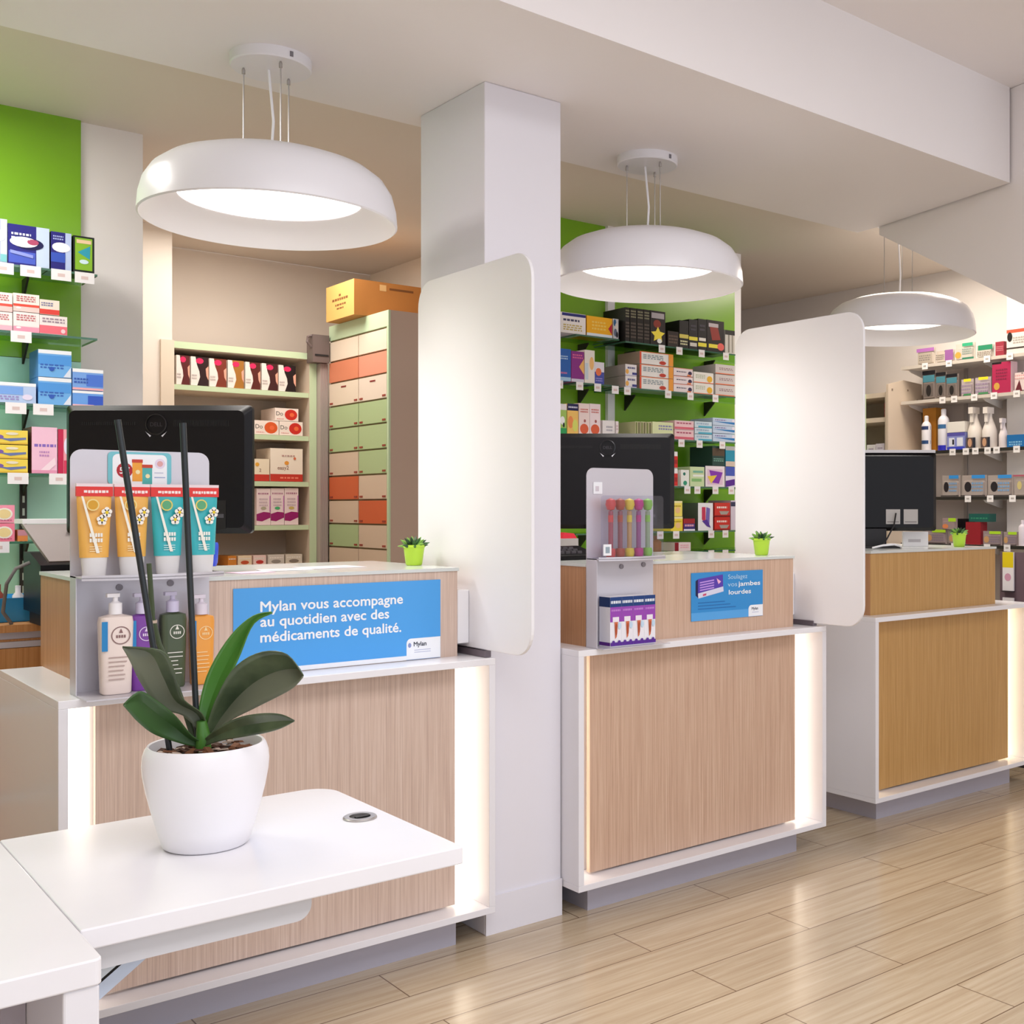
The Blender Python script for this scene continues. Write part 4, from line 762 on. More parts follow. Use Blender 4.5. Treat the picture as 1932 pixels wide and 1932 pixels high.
# ---------------------------------------------------------------- monitors (seen from behind)
MONROT = math.radians(-40.27)
def monitor(c, w, h, zb, label, style, tilt=.0):
    """c: x, y under the screen's middle; the back looks to local -y"""
    t = thing('computer_monitor', label, 'monitor', (c[0], c[1], 1.25), MONROT, group='counter monitors')
    def place(mb, name, **k):
        o = mb.build(name, None, loc=(0, 0, 0), **k); o.parent = t; return o
    z0 = zb - 1.25; z1 = z0 + h
    b = MB()
    P = rrect(-w / 2, z0, w / 2, z1, .014, 5)
    n = len(P); ins = rrect(-w / 2 + .018, z0 + .018, w / 2 - .018, z1 - .018, .02, 5)
    V = [(p[0], .018, p[1]) for p in P] + [(p[0], .0, p[1]) for p in P] + [(p[0], -.022, p[1]) for p in ins]
    F = [tuple(range(n))[::-1]] + [tuple(range(2 * n, 3 * n))]
    for r in (0, n): F += [(r + i, r + (i + 1) % n, r + n + (i + 1) % n, r + n + i) for i in range(n)]
    b.add(V, F, DARK); o = place(b, 'housing', smooth=True)
    b = MB(); b.box(-w / 2 + .012, .0183, z0 + .016, w / 2 - .012, .0195, z1 - .012, mat('screen_glass', '#0c0e14', .08)); place(b, 'display')
    yb = -.0225
    if style == 0:
        b = MB(); cz = z1 - .062; cx = .0
        b.lathe([(.034, -.002), (.034, .002), (.030, .003), (.030, -.002)], (0, 0, 0), mat('ring_dark', '#0d0b10', .2), 36, cap=False)
        b.v = [(x + cx, yb - z - .001, y + cz) for x, y, z in b.v]
        write(b, 'DELL', (cx - .019, yb - .001, cz - .006), (1, 0, 0), (0, 0, 1), .038, mat('mono_letters', '#2e2a30', .3), bold=.012)
        for sg in (-1, 1):
            b.add([(cx + sg * .030, yb - .0015, cz - .026), (cx + sg * .034, yb - .0015, cz - .022), (cx + sg * .020, yb - .0015, cz - .040), (cx + sg * .016, yb - .0015, cz - .036)], [(0, 1, 2, 3)], mat('pale_dash', '#cfcdd4', .3))
        b.keep = True; place(b, 'maker_badge')
        b = MB()
        for k in range(34):
            x = .055 + k * .0052
            b.box(x, yb - .001, cz - .006, x + .0024, yb + .001, cz + .014, mat('vent_dark', '#050406', .7))
        for k in range(26):
            x = -.235 + k * .0066
            b.box(x, yb - .001, cz - .002, x + .003, yb + .001, cz + .008, mat('vent_dark', '#050406', .7))
        place(b, 'vent_slots')
        b = MB(); b.box(w / 2 - .135, yb - .0012, z0 + .015, w / 2 - .075, yb + .001, z0 + .105, mat('port_recess', '#0a080b', .3))
        b.box(w / 2 - .128, yb - .002, z0 + .05, w / 2 - .082, yb, z0 + .062, mat('port_grey', '#4a474c', .4)); place(b, 'port_panel')
    else:
        b = MB()
        for x, ww, hh in ((-.17, .060, .032), (.050, .072, .075), (.140, .072, .075)):
            b = MB(); b.box(x, yb - .0012, z0 + .035, x + ww, yb + .001, z0 + .035 + hh, mat('pale_sticker', '#b9b4b0', .5))
            b.box(x + .006, yb - .0018, z0 + .044, x + ww - .006, yb, z0 + .048, mat('sticker_ink', '#6a6462', .5)); place(b, 'rating_label')
        b = MB(); b.box(-w / 2 + .006, -.012, z1 - .0005, w / 2 - .006, .016, z1 + .014, mat('bezel_silver', '#dcdade', .3)); place(b, 'top_bezel')
        b = MB(); b.tube([(.10, yb - .004, z0 + .09), (.085, yb - .03, z0 + .03), (.05, yb - .05, z0 - .03), (.02, -.09, .012)], .004, DARKM, 8); place(b, 'power_cable', smooth=True)
    b = MB(); b.box(-.055, -.014, .0, .055, .004, z0 + .06, DARKM); place(b, 'stand_neck', bevel=.003)
    b = MB(); b.prism(rrect(-.12, -.09, .12, .09, .03, 5), .0, .012, DARKM); place(b, 'stand_base')
    return t
monitor((1.105, 3.776), .59, .407, 1.370, 'black monitor seen from behind, partly hidden by the tube display', 0)
monitor((2.989, 3.894), .575, .412, 1.362, 'black monitor seen from behind on the middle counter', 0)
monitor((4.555, 3.70), .62, .398, 1.335, 'black monitor with pale stickers and a silver top edge, far counter', 1)

# ---------------------------------------------------------------- signs on the counters
SKY = mat('sign_blue', '#48a0e8', .3); INKW = mat('sign_white', '#f4f6fa', .4); INKD = mat('sign_dark', '#2b2f45', .5)
sg = thing('counter_sign', 'large blue sign with three lines of white French text on the near counter', 'sign', (1.538, 3.372, .952))
Y = 3.3725
b = MB(); b.box(1.194, Y - .001, .952, 1.882, Y, 1.212, SKY)
b.add([(p[0], Y - .0014, p[1]) for p in rrect(1.757, .953, 1.8815, 1.022, .016, 6, (0, 0, 0, 1))], [tuple(range(10))], INKW)
b.box(1.194, Y - .0013, .952, 1.757, Y - .0002, .9665, INKW)
b.build('sign_board', sg)
b = MB()
for txt, z, w in (('Mylan vous accompagne', 1.1395, .468), ('au quotidien avec des', 1.0945, .419), ('médicaments de qualité.', 1.0475, .462)):
    write(b, txt, (1.275, Y - .0018, z), (1, 0, 0), (0, 0, 1), w, INKW, height=.044, bold=.02)
b.build('lettering', sg)
b = MB(); write(b, 'Mylan', (1.783, Y - .0020, .996), (1, 0, 0), (0, 0, 1), .046, INKD, bold=.02)
b.add([(1.768 + .006 * math.cos(k * PI / 5), Y - .002, 1.0 + .008 * math.sin(k * PI / 5)) for k in range(10)], [tuple(range(10))], mat('logo_blue', '#8a98c8', .5))
for k in range(2): b.box(1.785, Y - .0019, .982 - k * .007, 1.845, Y - .0015, .984 - k * .007, mat('fine_print', '#b8bcd8', .5))
b.build('logo_mark', sg)

sg = thing('counter_sign', 'small blue sign with a pictured purple medicine box on the middle counter', 'sign', (3.137, 3.298, 1.008))
Y = 3.2975
b = MB(); b.box(2.939, Y - .001, 1.008, 3.335, Y, 1.197, mat('sign_blue_deep', '#2f8fd4', .3))
b.box(2.939, Y - .0013, 1.008, 3.335, Y - .0002, 1.040, mat('sign_blue_pale', '#55a6e6', .3))
for k in range(3): b.box(2.975, Y - .0014, 1.052 + k * .012, 3.18 - k * .03, Y - .0002, 1.056 + k * .012, mat('sign_blue_ink', '#1b6db4', .3))
b.add([(p[0], Y - .0016, p[1]) for p in rrect(3.252, 1.009, 3.3345, 1.055, .016, 6, (0, 0, 0, 1))], [tuple(range(10))], INKW)
b.build('sign_board', sg)
b = MB()
def q(pts, c, dy): b.add([(x, Y - dy, z) for x, z in pts], [tuple(range(len(pts)))], ink(c))
q([(2.962, 1.165), (2.976, 1.172), (2.976, 1.098), (2.962, 1.108)], '#1d1a4c', .0016)
q([(2.974, 1.172), (3.108, 1.186), (3.110, 1.124), (2.974, 1.102)], '#5a3fb0', .0018)
q([(2.974, 1.116), (3.110, 1.138), (3.112, 1.118), (2.976, 1.096)], '#dcdcf0', .002)
q([(3.000, 1.112), (3.018, 1.115), (3.018, 1.107), (3.0, 1.104)], '#d05078', .0022)
for k in range(4): q([(2.984, 1.160 - k * .010), (3.06, 1.168 - k * .010), (3.06, 1.163 - k * .010), (2.984, 1.155 - k * .010)], '#c49ae8', .0022)
q([(3.074, 1.172), (3.098, 1.158), (3.084, 1.148), (3.078, 1.160)], '#f4b8d8', .0022)
b.build('pictured_box', sg)
b = MB()
write(b, 'Soulagez', (3.137, Y - .002, 1.166), (1, 0, 0), (0, 0, 1), .108, mat('sign_pale', '#b9dcf4', .4), height=.026)
write(b, 'vos', (3.135, Y - .002, 1.136), (1, 0, 0), (0, 0, 1), .052, mat('sign_pale', '#b9dcf4', .4), height=.026)
write(b, 'jambes', (3.194, Y - .002, 1.136), (1, 0, 0), (0, 0, 1), .124, INKW, height=.026, bold=.02)
write(b, 'lourdes', (3.141, Y - .002, 1.104), (1, 0, 0), (0, 0, 1), .124, INKW, height=.026, bold=.02)
b.build('lettering', sg)
b = MB(); write(b, 'Mylan', (3.270, Y - .002, 1.035), (1, 0, 0), (0, 0, 1), .036, INKD, bold=.02)
b.box(3.272, Y - .0019, 1.024, 3.31, Y - .0015, 1.026, mat('fine_print', '#b8bcd8', .5)); b.build('logo_mark', sg)

# ---------------------------------------------------------------- metal display stands
def display(x0, x1, y, z1, sh, dep, label, hooks):
    t = thing('display_stand', label, 'display stand', ((x0 + x1) / 2, y, .951), group='metal counter display stands')
    b = MB(); b.prism(rrect(x0, .952, x1, z1, .03, 6, (0, 0, 1, 1)), y, y + .003, ALU, axis='y')
    b.build('back_sheet', t)
    b = MB(); b.box(x0, y - dep, .9505, x1, y, .9535, ALU); b.box(x0, y - .06, .953, x0 + .0025, y, sh, ALU); b.build('base_shelf', t)
    for z in (sh,):
        b = MB(); n = 10
        P = [(x0 + (x1 - x0) * k / n, y - dep * (.72 + .28 * math.sin(PI * k / n))) for k in range(n + 1)]
        b.prism([(x0, y)] + P + [(x1, y)], z - .003, z, ALU)
        for k in range(n):
            (ax, ay), (cx, cy) = P[k], P[k + 1]
            b.add([(ax, ay, z - .008), (cx, cy, z - .008), (cx, cy, z + .006), (ax, ay, z + .006), (ax, ay + .002, z - .008), (cx, cy + .002, z - .008), (cx, cy + .002, z + .006), (ax, ay + .002, z + .006)],
                  [(0, 1, 2, 3), (7, 6, 5, 4), (3, 2, 6, 7), (0, 4, 5, 1)], ALU)
        b.build('upper_shelf', t)
    for hx, hz in hooks:
        b = MB(); b.lathe([(.009, 0), (.009, .004), (.0001, .005)], (0, 0, 0), mat('hole_dark', '#8d8890', .3), 14); b.v = [(vx + hx, y - .0005 - vz, vy + hz) for vx, vy, vz in b.v]; b.build('fixing_cap', t)
    return t
display(.752, 1.118, 3.352, 1.610, 1.268, .17, 'grey metal stand holding four tubes above four pump bottles', [(.875, 1.232), (1.01, 1.238)])
display(2.418, 2.728, 3.275, 1.596, 1.270, .10, 'grey metal stand holding five coloured testers above purple boxes', [(2.575, 1.236), (2.68, 1.24)])

# promotional card and four tubes
pc = MB(); Y = 3.349
pc.add([(p[0], Y, p[1]) for p in rrect(.845, 1.515, 1.012, 1.606, .012, 4)], [tuple(range(20))], mat('card_teal', '#74c3cf', .4))
pc.add([(p[0], Y - .0006, p[1]) for p in rrect(.857, 1.515, 1.000, 1.600, .014, 4, (0, 0, 1, 1))], [tuple(range(12))], INKW)
def pe(u, v, r, c, d, sy=1.0): pc.add([(u + r * math.cos(k * PI / 9), Y - d, v + sy * r * math.sin(k * PI / 9)) for k in range(18)], [tuple(range(18))], ink(c))
pe(.888, 1.555, .021, '#b3202c', .001); write(pc, '5€', (.875, Y - .0014, 1.546), (1, 0, 0), (0, 0, 1), .026, INKW, bold=.012)
for x, z, h, c in ((.908, 1.525, .052, '#f0a63c'), (.934, 1.517, .046, '#55b4b0')):
    pc.box(x, Y - .0014, z, x + .026, Y - .0006, z + h, ink(c)); pc.box(x - .001, Y - .002, z + h, x + .027, Y - .0006, z + h + .009, ink('#c8432e'))
    pe(x + .014, z + h * .5, .006, '#f6e6b0', .002)
pe(.981, 1.575, .014, '#e6d8ec', .001); pe(.981, 1.575, .008, '#e0a8a8', .0014)
pc.box(.966, Y - .0012, 1.535, .995, Y - .0006, 1.538, ink('#a8b4d4')); pc.box(.966, Y - .0012, 1.548, .99, Y - .0006, 1.551, ink('#c8ccdc'))
tag(pc.build('promotion_card', loc=(0, 0, 0)), 'white price card with a red disc standing on the tube display', 'card')
o = bpy.data.objects['promotion_card']; off = Vector((.93, 3.35, 1.51))
for v in o.data.vertices: v.co -= off
o.location = off

def cream_tube(x, w, body, accent, label, k):
    y = 3.285; z = 1.269
    t = thing('cream_tube', label, 'tube', (x, y, z), group='tubes on the metal stand')
    m = mat('tube_%s' % body, body, .3); b = MB(); H = .235; seg = 20; V = []; F = []
    for i in range(9):
        f = i / 8; zz = z + .05 + f * (H - .05)
        rx = .036 + (w / 2 - .036) * f; ry = .019 * (1 - f) ** .7 + .0022
        for s_ in range(seg): a = 2 * PI * s_ / seg; V.append((x + rx * math.cos(a), y + ry * math.sin(a), zz))
    for i in range(8):
        for s_ in range(seg): F.append((i * seg + s_, i * seg + (s_ + 1) % seg, (i + 1) * seg + (s_ + 1) % seg, (i + 1) * seg + s_))
    F.append(tuple(range(8 * seg, 9 * seg))); b.add(V, F, m)
    b.build('tube_body', t, smooth=True)
    b = MB(); b.lathe([(.0275, 0), (.029, .002), (.033, .05), (.0001, .051)], (x, y, z), mat('tube_cap', '#f2efee', .15, trans=.15), 22, sy=.62); b.build('cap', t, smooth=True)
    b = MB(); b.box(x - w / 2 - .001, y - .007, z + H - .022, x + w / 2 + .001, y + .003, z + H + .004, ink('#e03a36'))
    b.box(x - w / 2 - .001, y - .007, z + H + .004, x + w / 2 + .001, y + .003, z + H + .012, mat('header_pale', '#ecd8dc', .4))
    R = random.Random(k); xx = x - w * .3
    while xx < x + w * .38:
        d = R.uniform(.004, .009); b.box(xx, y - .0074, z + H - .013 + R.uniform(-.001, .001), xx + d, y - .007, z + H - .006, ink('#f8e8e6')); xx += d + .0018
    b.build('header_strip', t)
    b = MB(); yy = y - .0225
    def d(u, v, r, c, e, sy=1.0, n=14): b.add([(x + u + r * math.cos(2 * PI * j / n), yy - e, z + v + sy * r * math.sin(2 * PI * j / n)) for j in range(n)], [tuple(range(n))], ink(c))
    d(-.008, .19, .016, '#f0d890' if k < 2 else '#e6cf6a', .0); d(-.008, .19, .0125, '#d8a02e' if k < 2 else '#5fa878', .0004)
    for (fu, fv) in ((.014, .150), (.026, .170)):
        for j in range(5):
            a = 2 * PI * j / 5 + .3; d(fu + .0075 * math.cos(a), fv + .0085 * math.sin(a), .0062, '#f6f0e6', .0006)
        d(fu, fv, .0042, '#e6c818', .001)
    for j in range(2): 
        for n_ in range(5): b.box(x - .016 + n_ * .0066, yy - .0006, z + .105 - j * .014, x - .0112 + n_ * .0066, yy, z + .115 - j * .014, ink('#f2f2ea'))
    for j in range(3): b.box(x - .016, yy - .0006, z + .078 - j * .006, x + .014, yy, z + .080 - j * .006, ink(accent))
    b.prism([(x - w * .42, z + .213), (x - w * .36, z + .213), (x + .008, z + .062), (x + .0, z + .062)], yy - .0016, yy - .0008, mat('label_stripe', '#f4efe2', .3), axis='y')
    b.build('label_print', t)
cream_tube(.795, .088, '#eeb455', '#f8e2b0', 'amber shower tube at the outer end of the metal stand', 0)
cream_tube(.889, .088, '#eeb455', '#f8e2b0', 'amber shower tube beside a turquoise one', 1)
cream_tube(.982, .088, '#35b3bb', '#d0f0f0', 'turquoise shower tube beside an amber one', 2)
cream_tube(1.075, .088, '#35b3bb', '#d0f0f0', 'turquoise shower tube nearest the blue sign', 3)

def pump_bottle(x, y, w, h, body, label, k, cap, ring):
    z = .9545
    t = thing('pump_bottle', label, 'bottle', (x, y, z), group='pump bottles on the metal stand')
    m = mat('bottle_%s' % body, body, .28); b = MB(); b.keep = True
    P = [(.0001, 0), (w * .40, 0), (w * .44, .004), (w * .47, h * .45), (w * .5, h * .9), (w * .47, h * .97), (w * .2, h), (.0001, h)]
    n = 24; V = []; F = []
    for r, zz in P:
        for j in range(n):
            a = 2 * PI * j / n; c_, s_ = math.cos(a), math.sin(a); e = .55
            V.append((x + r * math.copysign(abs(c_) ** e, c_), y + r * .62 * math.copysign(abs(s_) ** e, s_), z + zz))
    for i in range(len(P) - 1):
        for j in range(n): F.append((i * n + j, i * n + (j + 1) % n, (i + 1) * n + (j + 1) % n, (i + 1) * n + j))
    b.add(V, F, m); b.build('bottle_body', t, smooth=True)
    b = MB(); cm = mat('pump_%s' % cap, cap, .3)
    b.lathe([(.0165, h), (.0165, h + .03), (.011, h + .032), (.0065, h + .036), (.0065, h + .055), (.0001, h + .055)], (x, y, z), cm, 18)
    b.box(x - .022, y - .009, z + h + .046, x + .009, y + .009, z + h + .056, cm); b.build('pump', t, smooth=True)
    b = MB(); yy = y - w * .5 * .62 - .0008
    def rg(cx, cz, r0, r1, c):
        n_ = 26; b.add([(cx + r * math.cos(2 * PI * j / n_), yy, cz + r * math.sin(2 * PI * j / n_)) for r in (r0, r1) for j in range(n_)],
                       [(j, (j + 1) % n_, n_ + (j + 1) % n_, n_ + j) for j in range(n_)], ink(c))
    rg(x + w * .08, z + h * .74, w * .25, w * .28, ring)
    b.add([(x + w * .08 + dx, yy - .0003, z + h * .79 + dz) for dx, dz in ((0, .008), (.005, -.004), (-.005, -.004))], [(0, 1, 2)], ink(ring))
    for j in range(4): b.box(x - w * .06 + j * w * .075, yy - .0004, z + h * .71, x - w * .01 + j * w * .075, yy, z + h * .745, ink(ring))
    R = random.Random(k)
    for j in range(6): b.box(x - w * .28, yy - .0004, z + h * (.46 - j * .055), x + w * R.uniform(.1, .3), yy, z + h * (.472 - j * .055), ink('#b49c96' if k == 0 else ring))
    b.build('label_print', t); b = MB()
    if k != 2 and k != 3 or k == 3: b.box(x - w * .47, yy - .0006, z + h * .55, x - w * .30, yy, z + h * .92, ink('#2a86c4')); b.build('side_label', t)
pump_bottle(.842, 3.262, .086, .212, '#f0dfd6', 'cream pump bottle with a blue side label on the metal stand', 0, '#f4f0f2', '#8a6a68')
pump_bottle(.915, 3.282, .070, .208, '#7a3a9c', 'purple pump bottle beside the cream one', 1, '#d9d2e8', '#e6d4f0')
pump_bottle(.995, 3.282, .070, .208, '#465238', 'dark green pump bottle behind the orchid', 2, '#cfc8e2', '#e6e4da')
pump_bottle(1.074, 3.286, .068, .196, '#eda040', 'orange pump bottle nearest the blue sign', 3, '#e2d8e4', '#f8d8a0')

# five testers in a clear rack, and four purple boxes
rk = thing('tester_rack', 'clear acrylic rack of coloured testers on the middle counter', 'rack', (2.575, 3.22, 1.271))
b = MB(); b.prism(rrect(2.424, 1.274, 2.712, 1.496, .012, 4), 3.196, 3.199, ACRYL, axis='y'); b.build('front_plate', rk)
b = MB(); b.box(2.424, 3.2, 1.2715, 2.71, 3.25, 1.2745, ACRYL); b.build('rack_floor', rk)
b = MB(); b.box(2.430, 3.19, 1.282, 2.464, 3.1945, 1.322, INKW); b.box(2.438, 3.189, 1.291, 2.456, 3.1935, 1.313, ink('#98a8b4')); b.build('price_label', rk)
b = MB(); b.box(2.446, 3.272, 1.502, 2.486, 3.2735, 1.545, INKW); b.box(2.455, 3.271, 1.512, 2.47, 3.2735, 1.53, ink('#d4ccd4'))
b.build('sticker', bpy.data.objects['display_stand.001'])
CT = ['#de4a40', '#b8502a', '#f2d83a', '#cc2a86', '#8fd04a']; CN = ['red', 'rust', 'yellow', 'magenta', 'green']
for k in range(5):
    x = 2.488 + k * .0430; y = 3.225
    t = thing('fragrance_tester', '%s capped glass tester in the clear rack' % CN[k], 'tester', (x, y, 1.275), group='coloured testers in the rack')
    m = mat('tester_' + CN[k], CT[k], .35)
    b = MB(); b.lathe([(.009, .03), (.009, .165), (.0001, .166)], (x, y, 1.275), mat('tester_glass_' + CN[k], ['#c8606a', '#b4686a', '#e8bc74', '#b868a0', '#b8d0a0'][k], .1, trans=.35), 14); b.build('glass_rod', t, smooth=True)
    b = MB(); b.lathe([(.0001, .166), (.013, .17), (.0195, .188), (.0165, .205), (.0001, .212)], (x, y, 1.275), m, 16, cap=False); b.build('cap', t, smooth=True)
    b = MB(); b.lathe([(.0001, 0), (.016, .0), (.0185, .015), (.016, .03), (.0001, .031)], (x, y, 1.275), m, 16, cap=False); b.build('foot', t, smooth=True)
    b = MB(); b.lathe([(.0098, .125), (.0098, .15)], (x, y, 1.275), m, 14, cap=False); b.build('ring_label', t, smooth=True)
for k in range(4):
    x0 = 2.4665 + k * .0525; y0 = 3.2005
    b = MB(); w = .052; h = .178
    b.box(-w / 2, -.032, 0, w / 2, .032, h, ink('#f0eef4'))
    g = [('r', 0, .80, 1, 1, '#1d3f7c'), ('r', 0, .5, 1, .8, '#9a48b4'), ('t', .06, .85, .94, .95, '#eef2fa', 1), ('t', .1, .7, .9, .77, '#c98ad8', 1), ('r', .2, .5, .75, .6, '#f2eaf4'),
         ('p', [(.35, .5), (.65, .5), (.55, .2), (.42, .16)], '#d8744e'), ('e', .8, .42, .14, .07, '#c4dcf0'), ('r', 0, .02, 1, .09, '#5a2a94'), ('e', .25, .1, .12, .03, '#5a2a94'), ('e', .75, .1, .12, .03, '#5a2a94'), ('e', .5, .35, .08, .12, '#b4502e')]
    art(b, g, w, h, -.032)
    n0 = len(b.v)
    b.add([(-w / 2 - .0004, y, z) for y, z in ((-.032, h * .8), (.032, h * .8), (.032, h), (-.032, h))], [(0, 1, 2, 3)], ink('#17346a'))
    b.add([(-w / 2 - .0004, y, z) for y, z in ((-.032, h * .02), (.032, h * .02), (.032, h * .09), (-.032, h * .09))], [(0, 1, 2, 3)], ink('#5a1a84'))
    b.keep = True
    o = b.build('gel_box', loc=(x0 + w / 2, y0 + .032, .954))
    tag(o, ['white and purple gel box at the outer end of the metal stand', 'second white and purple gel box from the outer end of the metal stand', 'third white and purple gel box from the outer end of the metal stand', 'white and purple gel box nearest the small blue sign'][k], 'box', 'gel boxes on the metal stand')

# ---------------------------------------------------------------- glass wall shelves with brackets and price tags
TAGM = mat('price_tag_white', '#f2eeee', .4); TAGI = mat('price_tag_ink', '#dcc4c0', .5)
BRK = mat('bracket_dark', '#33302c', .5, .3)
SHZ = {'L': [2.343, 2.099, 1.836, 1.579, 1.328], 'A': [2.341, 2.095, 1.825, 1.57, 1.32, 1.205], 'B': [2.327, 2.085, 1.825, 1.57, 1.325, 1.215], 'R': [2.365, 2.14, 1.813, 1.522, 1.228]}
ORD = ['top', 'second', 'third', 'fourth', 'fifth', 'lowest']
BAYS = {'L': (-.6, 1.148, 4.70, [.30, .945], 'on the green wall behind the near counter'), 'A': (3.40, 3.68, 4.70, [3.60], 'beside the square pillar behind the middle counter'), 'B': (3.686, 4.768, 4.655, [3.92, 4.52], 'between the white uprights behind the middle counter')}
for bay, (x0, x1, yf, bx, where) in BAYS.items():
    for i, z in enumerate(SHZ[bay]):
        n = len(SHZ[bay]); od = ORD[i] if i < n - 1 else 'lowest'
        t = thing('glass_shelf', '%s glass shelf %s' % (od, where), 'shelf', ((x0 + x1) / 2, 4.95, z), group='glass shelves')
        b = MB(); b.box(x0, yf - .004, z - .008, x1, 4.928, z, GLASS, [GEDGE, GEDGE, GEDGE, None, None, None]); b.build('glass_pane', t)
        for x in bx:
            b = MB(); b.prism([(4.952, z - .0085), (4.86, z - .0085), (4.87, z - .022), (4.952, z - .09)], x - .004, x + .004, BRK, axis='x'); b.build('bracket', t)
        for pl, s_, x in TAGS:
            if pl == bay and s_ == i:
                b = MB(); y = yf - .010
                b.box(x - .034 if bay == 'L' else x - .022, y - .001, z - .040, x + .034 if bay == 'L' else x + .022, y, z + .001, TAGM)
                b.box(x - .012, y - .0014, z - .026, x + .012, y - .0005, z - .014, TAGI); b.build('price_tag', t)
def rail(x, y, z0, z1, label):
    b = MB(); b.box(-.012, -.006, 0, .012, .006, z1 - z0, BRK)
    for k in range(int((z1 - z0) / .05)): b.box(-.004, -.0068, .012 + k * .05, .004, -.005, .04 + k * .05, mat('slot_pale', '#c9d6cc', .5))
    tag(b.build('slotted_rail', loc=(x, y, z0)), label, 'rail', 'slotted shelf rails')
rail(.945, 4.948, .96, 1.57, 'dark slotted rail on the green wall behind the grey printer')
b = MB(); b.box(-.024, -.012, 0, .024, .012, 2.1, MATTE)
tag(b.build('wall_upright', loc=(3.808, 4.942, .9)), 'white upright between the two bays of green wall shelving', 'upright')
b = MB(); b.box(-.028, -.006, 0, .028, .006, 2.1, MATTE)
tag(b.build('wall_upright', loc=(4.801, 4.966, .9)), 'white upright that ends the green wall, beside the far screen panel', 'upright')

# ---------------------------------------------------------------- shelf goods
def good(row):
    wall, x, y, z, w, d, h, name, label, cat, g, c, side, kind, pr = row
    b = MB(); m = ink(c); sm = ink(side) if side else m; P = PRINTS[pr]
    if kind == 'box':
        b.box(-w / 2, -d / 2, 0, w / 2, d / 2, h, m, [sm, sm, None, None, None, None]); art(b, P, w, h, -d / 2)
    elif kind == 'pack':
        b.box(-w / 2, -.004, 0, w / 2, .001, h, m)
        q = rrect(-w * .44, h * .03, w * .44, h * .74, min(w, h) * .1, 4); n = len(q); cx = 0; cz = h * .38
        V = [(p[0], -.004, p[1]) for p in q] + [(p[0] * .92, -.018, cz + (p[1] - cz) * .92) for p in q]
        b.add(V, [tuple(range(n, 2 * n))] + [(i, (i + 1) % n, n + (i + 1) % n, n + i) for i in range(n)], m)
        b.prism([(-w * .06, h * .93), (w * .06, h * .93), (w * .06, h * .97), (-w * .06, h * .97)], -.0048, -.004, ink('#4a4648'), axis='y')
        art(b, P, w, h, -.0185)
        b.v = [(p[0], p[1] - d / 2 + .02, p[2]) for p in b.v]
    elif kind in ('can', 'spray', 'vial'):
        r = w / 2
        if kind == 'spray': b.lathe([(.0001, 0), (r * .96, 0), (r, .004), (r, h * .72), (r * .85, h * .78), (r * .45, h * .84), (r * .45, h * .98), (r * .3, h), (.0001, h)], (0, 0, 0), m, 18, cap=False)
        elif kind == 'vial': b.lathe([(.0001, 0), (r * .96, 0), (r, .003), (r, h * .62), (r * .5, h * .76), (r * .5, h * .8), (r * .62, h * .8), (r * .62, h), (.0001, h)], (0, 0, 0), m, 18, cap=False)
        else: b.lathe([(.0001, 0), (r, 0), (r, h * .96), (r * .94, h), (.0001, h)], (0, 0, 0), m, 18, cap=False)
        for q in P:
            if q[0] == 'r':
                a, b0, c_, b1 = q[1] * 2 - 1, q[2], q[3] * 2 - 1, q[4]; n = 10; V = []
                for k in range(n + 1):
                    s_ = max(-1, min(1, a + (c_ - a) * k / n)); an = math.asin(s_); V += [(math.sin(an) * r * 1.01, -math.cos(an) * r * 1.01 - .0003, b0 * h), (math.sin(an) * r * 1.01, -math.cos(an) * r * 1.01 - .0003, b1 * h)]
                b.add(V, [(2 * k, 2 * k + 2, 2 * k + 3, 2 * k + 1) for k in range(n)], ink(q[5]))
    elif kind == 'trig':
        r = w / 2
        b.lathe([(.0001, 0), (r * .9, 0), (r, .006), (r, h * .42), (r * .8, h * .52), (r * .34, h * .74), (r * .34, h * .82), (.0001, h * .82)], (0, 0, 0), m, 18, cap=False)
        b.box(-r * .35, -r * 1.1, h * .82, r * .35, r * .5, h * .97, m)
        b.box(-r * .25, -r * .9, h * .62, r * .25, -r * .6, h * .84, m)
        art(b, P, w * .8, h, -r * 1.02)
    o = b.build(name, loc=(x, y, z), rotz=-PI / 2 if wall else 0, smooth=kind in ('can', 'spray', 'vial', 'trig'))
    return tag(o, label, cat, GROUPS[g])
for row in GOODS: good(row)

# ---------------------------------------------------------------- back room: shelf unit, post, drawer tower, carton
BEI = mat('laminate_beige', '#e2d2be', .5); BEG = mat('laminate_green_edge', '#c9dbb4', .5); BBK = mat('laminate_back', '#c4b4a2', .6)
t = thing('shelf_unit', 'beige shelf unit with pale green edges in the back room', 'shelf unit', (2.36, 6.65, 0))
yf, yb, x0, x1 = 6.485, 6.85, 1.905, 2.790
b = MB(); b.box(x0, yf, 0, 1.975, 6.4985, 2.375, BEI); b.box(1.9695, 6.4985, 0, 1.975, yb, 2.375, BEI); b.build('side_panel', t)
b = MB(); b.box(x1 - .045, yf, 0, x1, yb, 2.372, BEI, [None, None, BEG, None, None, None]); b.build('side_panel', t)
b = MB(); b.box(1.9755, yf + .01, 2.335, x1 - .0455, yb, 2.372, BEI, [None, None, BEG, None, None, None]); b.build('top_board', t)
b = MB(); b.box(1.9755, yb - .012, .05, x1 - .0455, yb, 2.334, BBK); b.build('back_board', t)
for z in (2.134, 1.877, 1.606, 1.351, 1.121, .86):
    b = MB(); b.box(1.976, yf + .006, z - .028, x1 - .046, yb - .013, z, BEI, [None, None, BEG, None, None, None]); b.build('shelf_board', t)
t = thing('post_column', 'grey ribbed post with a dark bracket between the shelf unit and the drawer tower', 'post', (2.815, 6.47, 0))
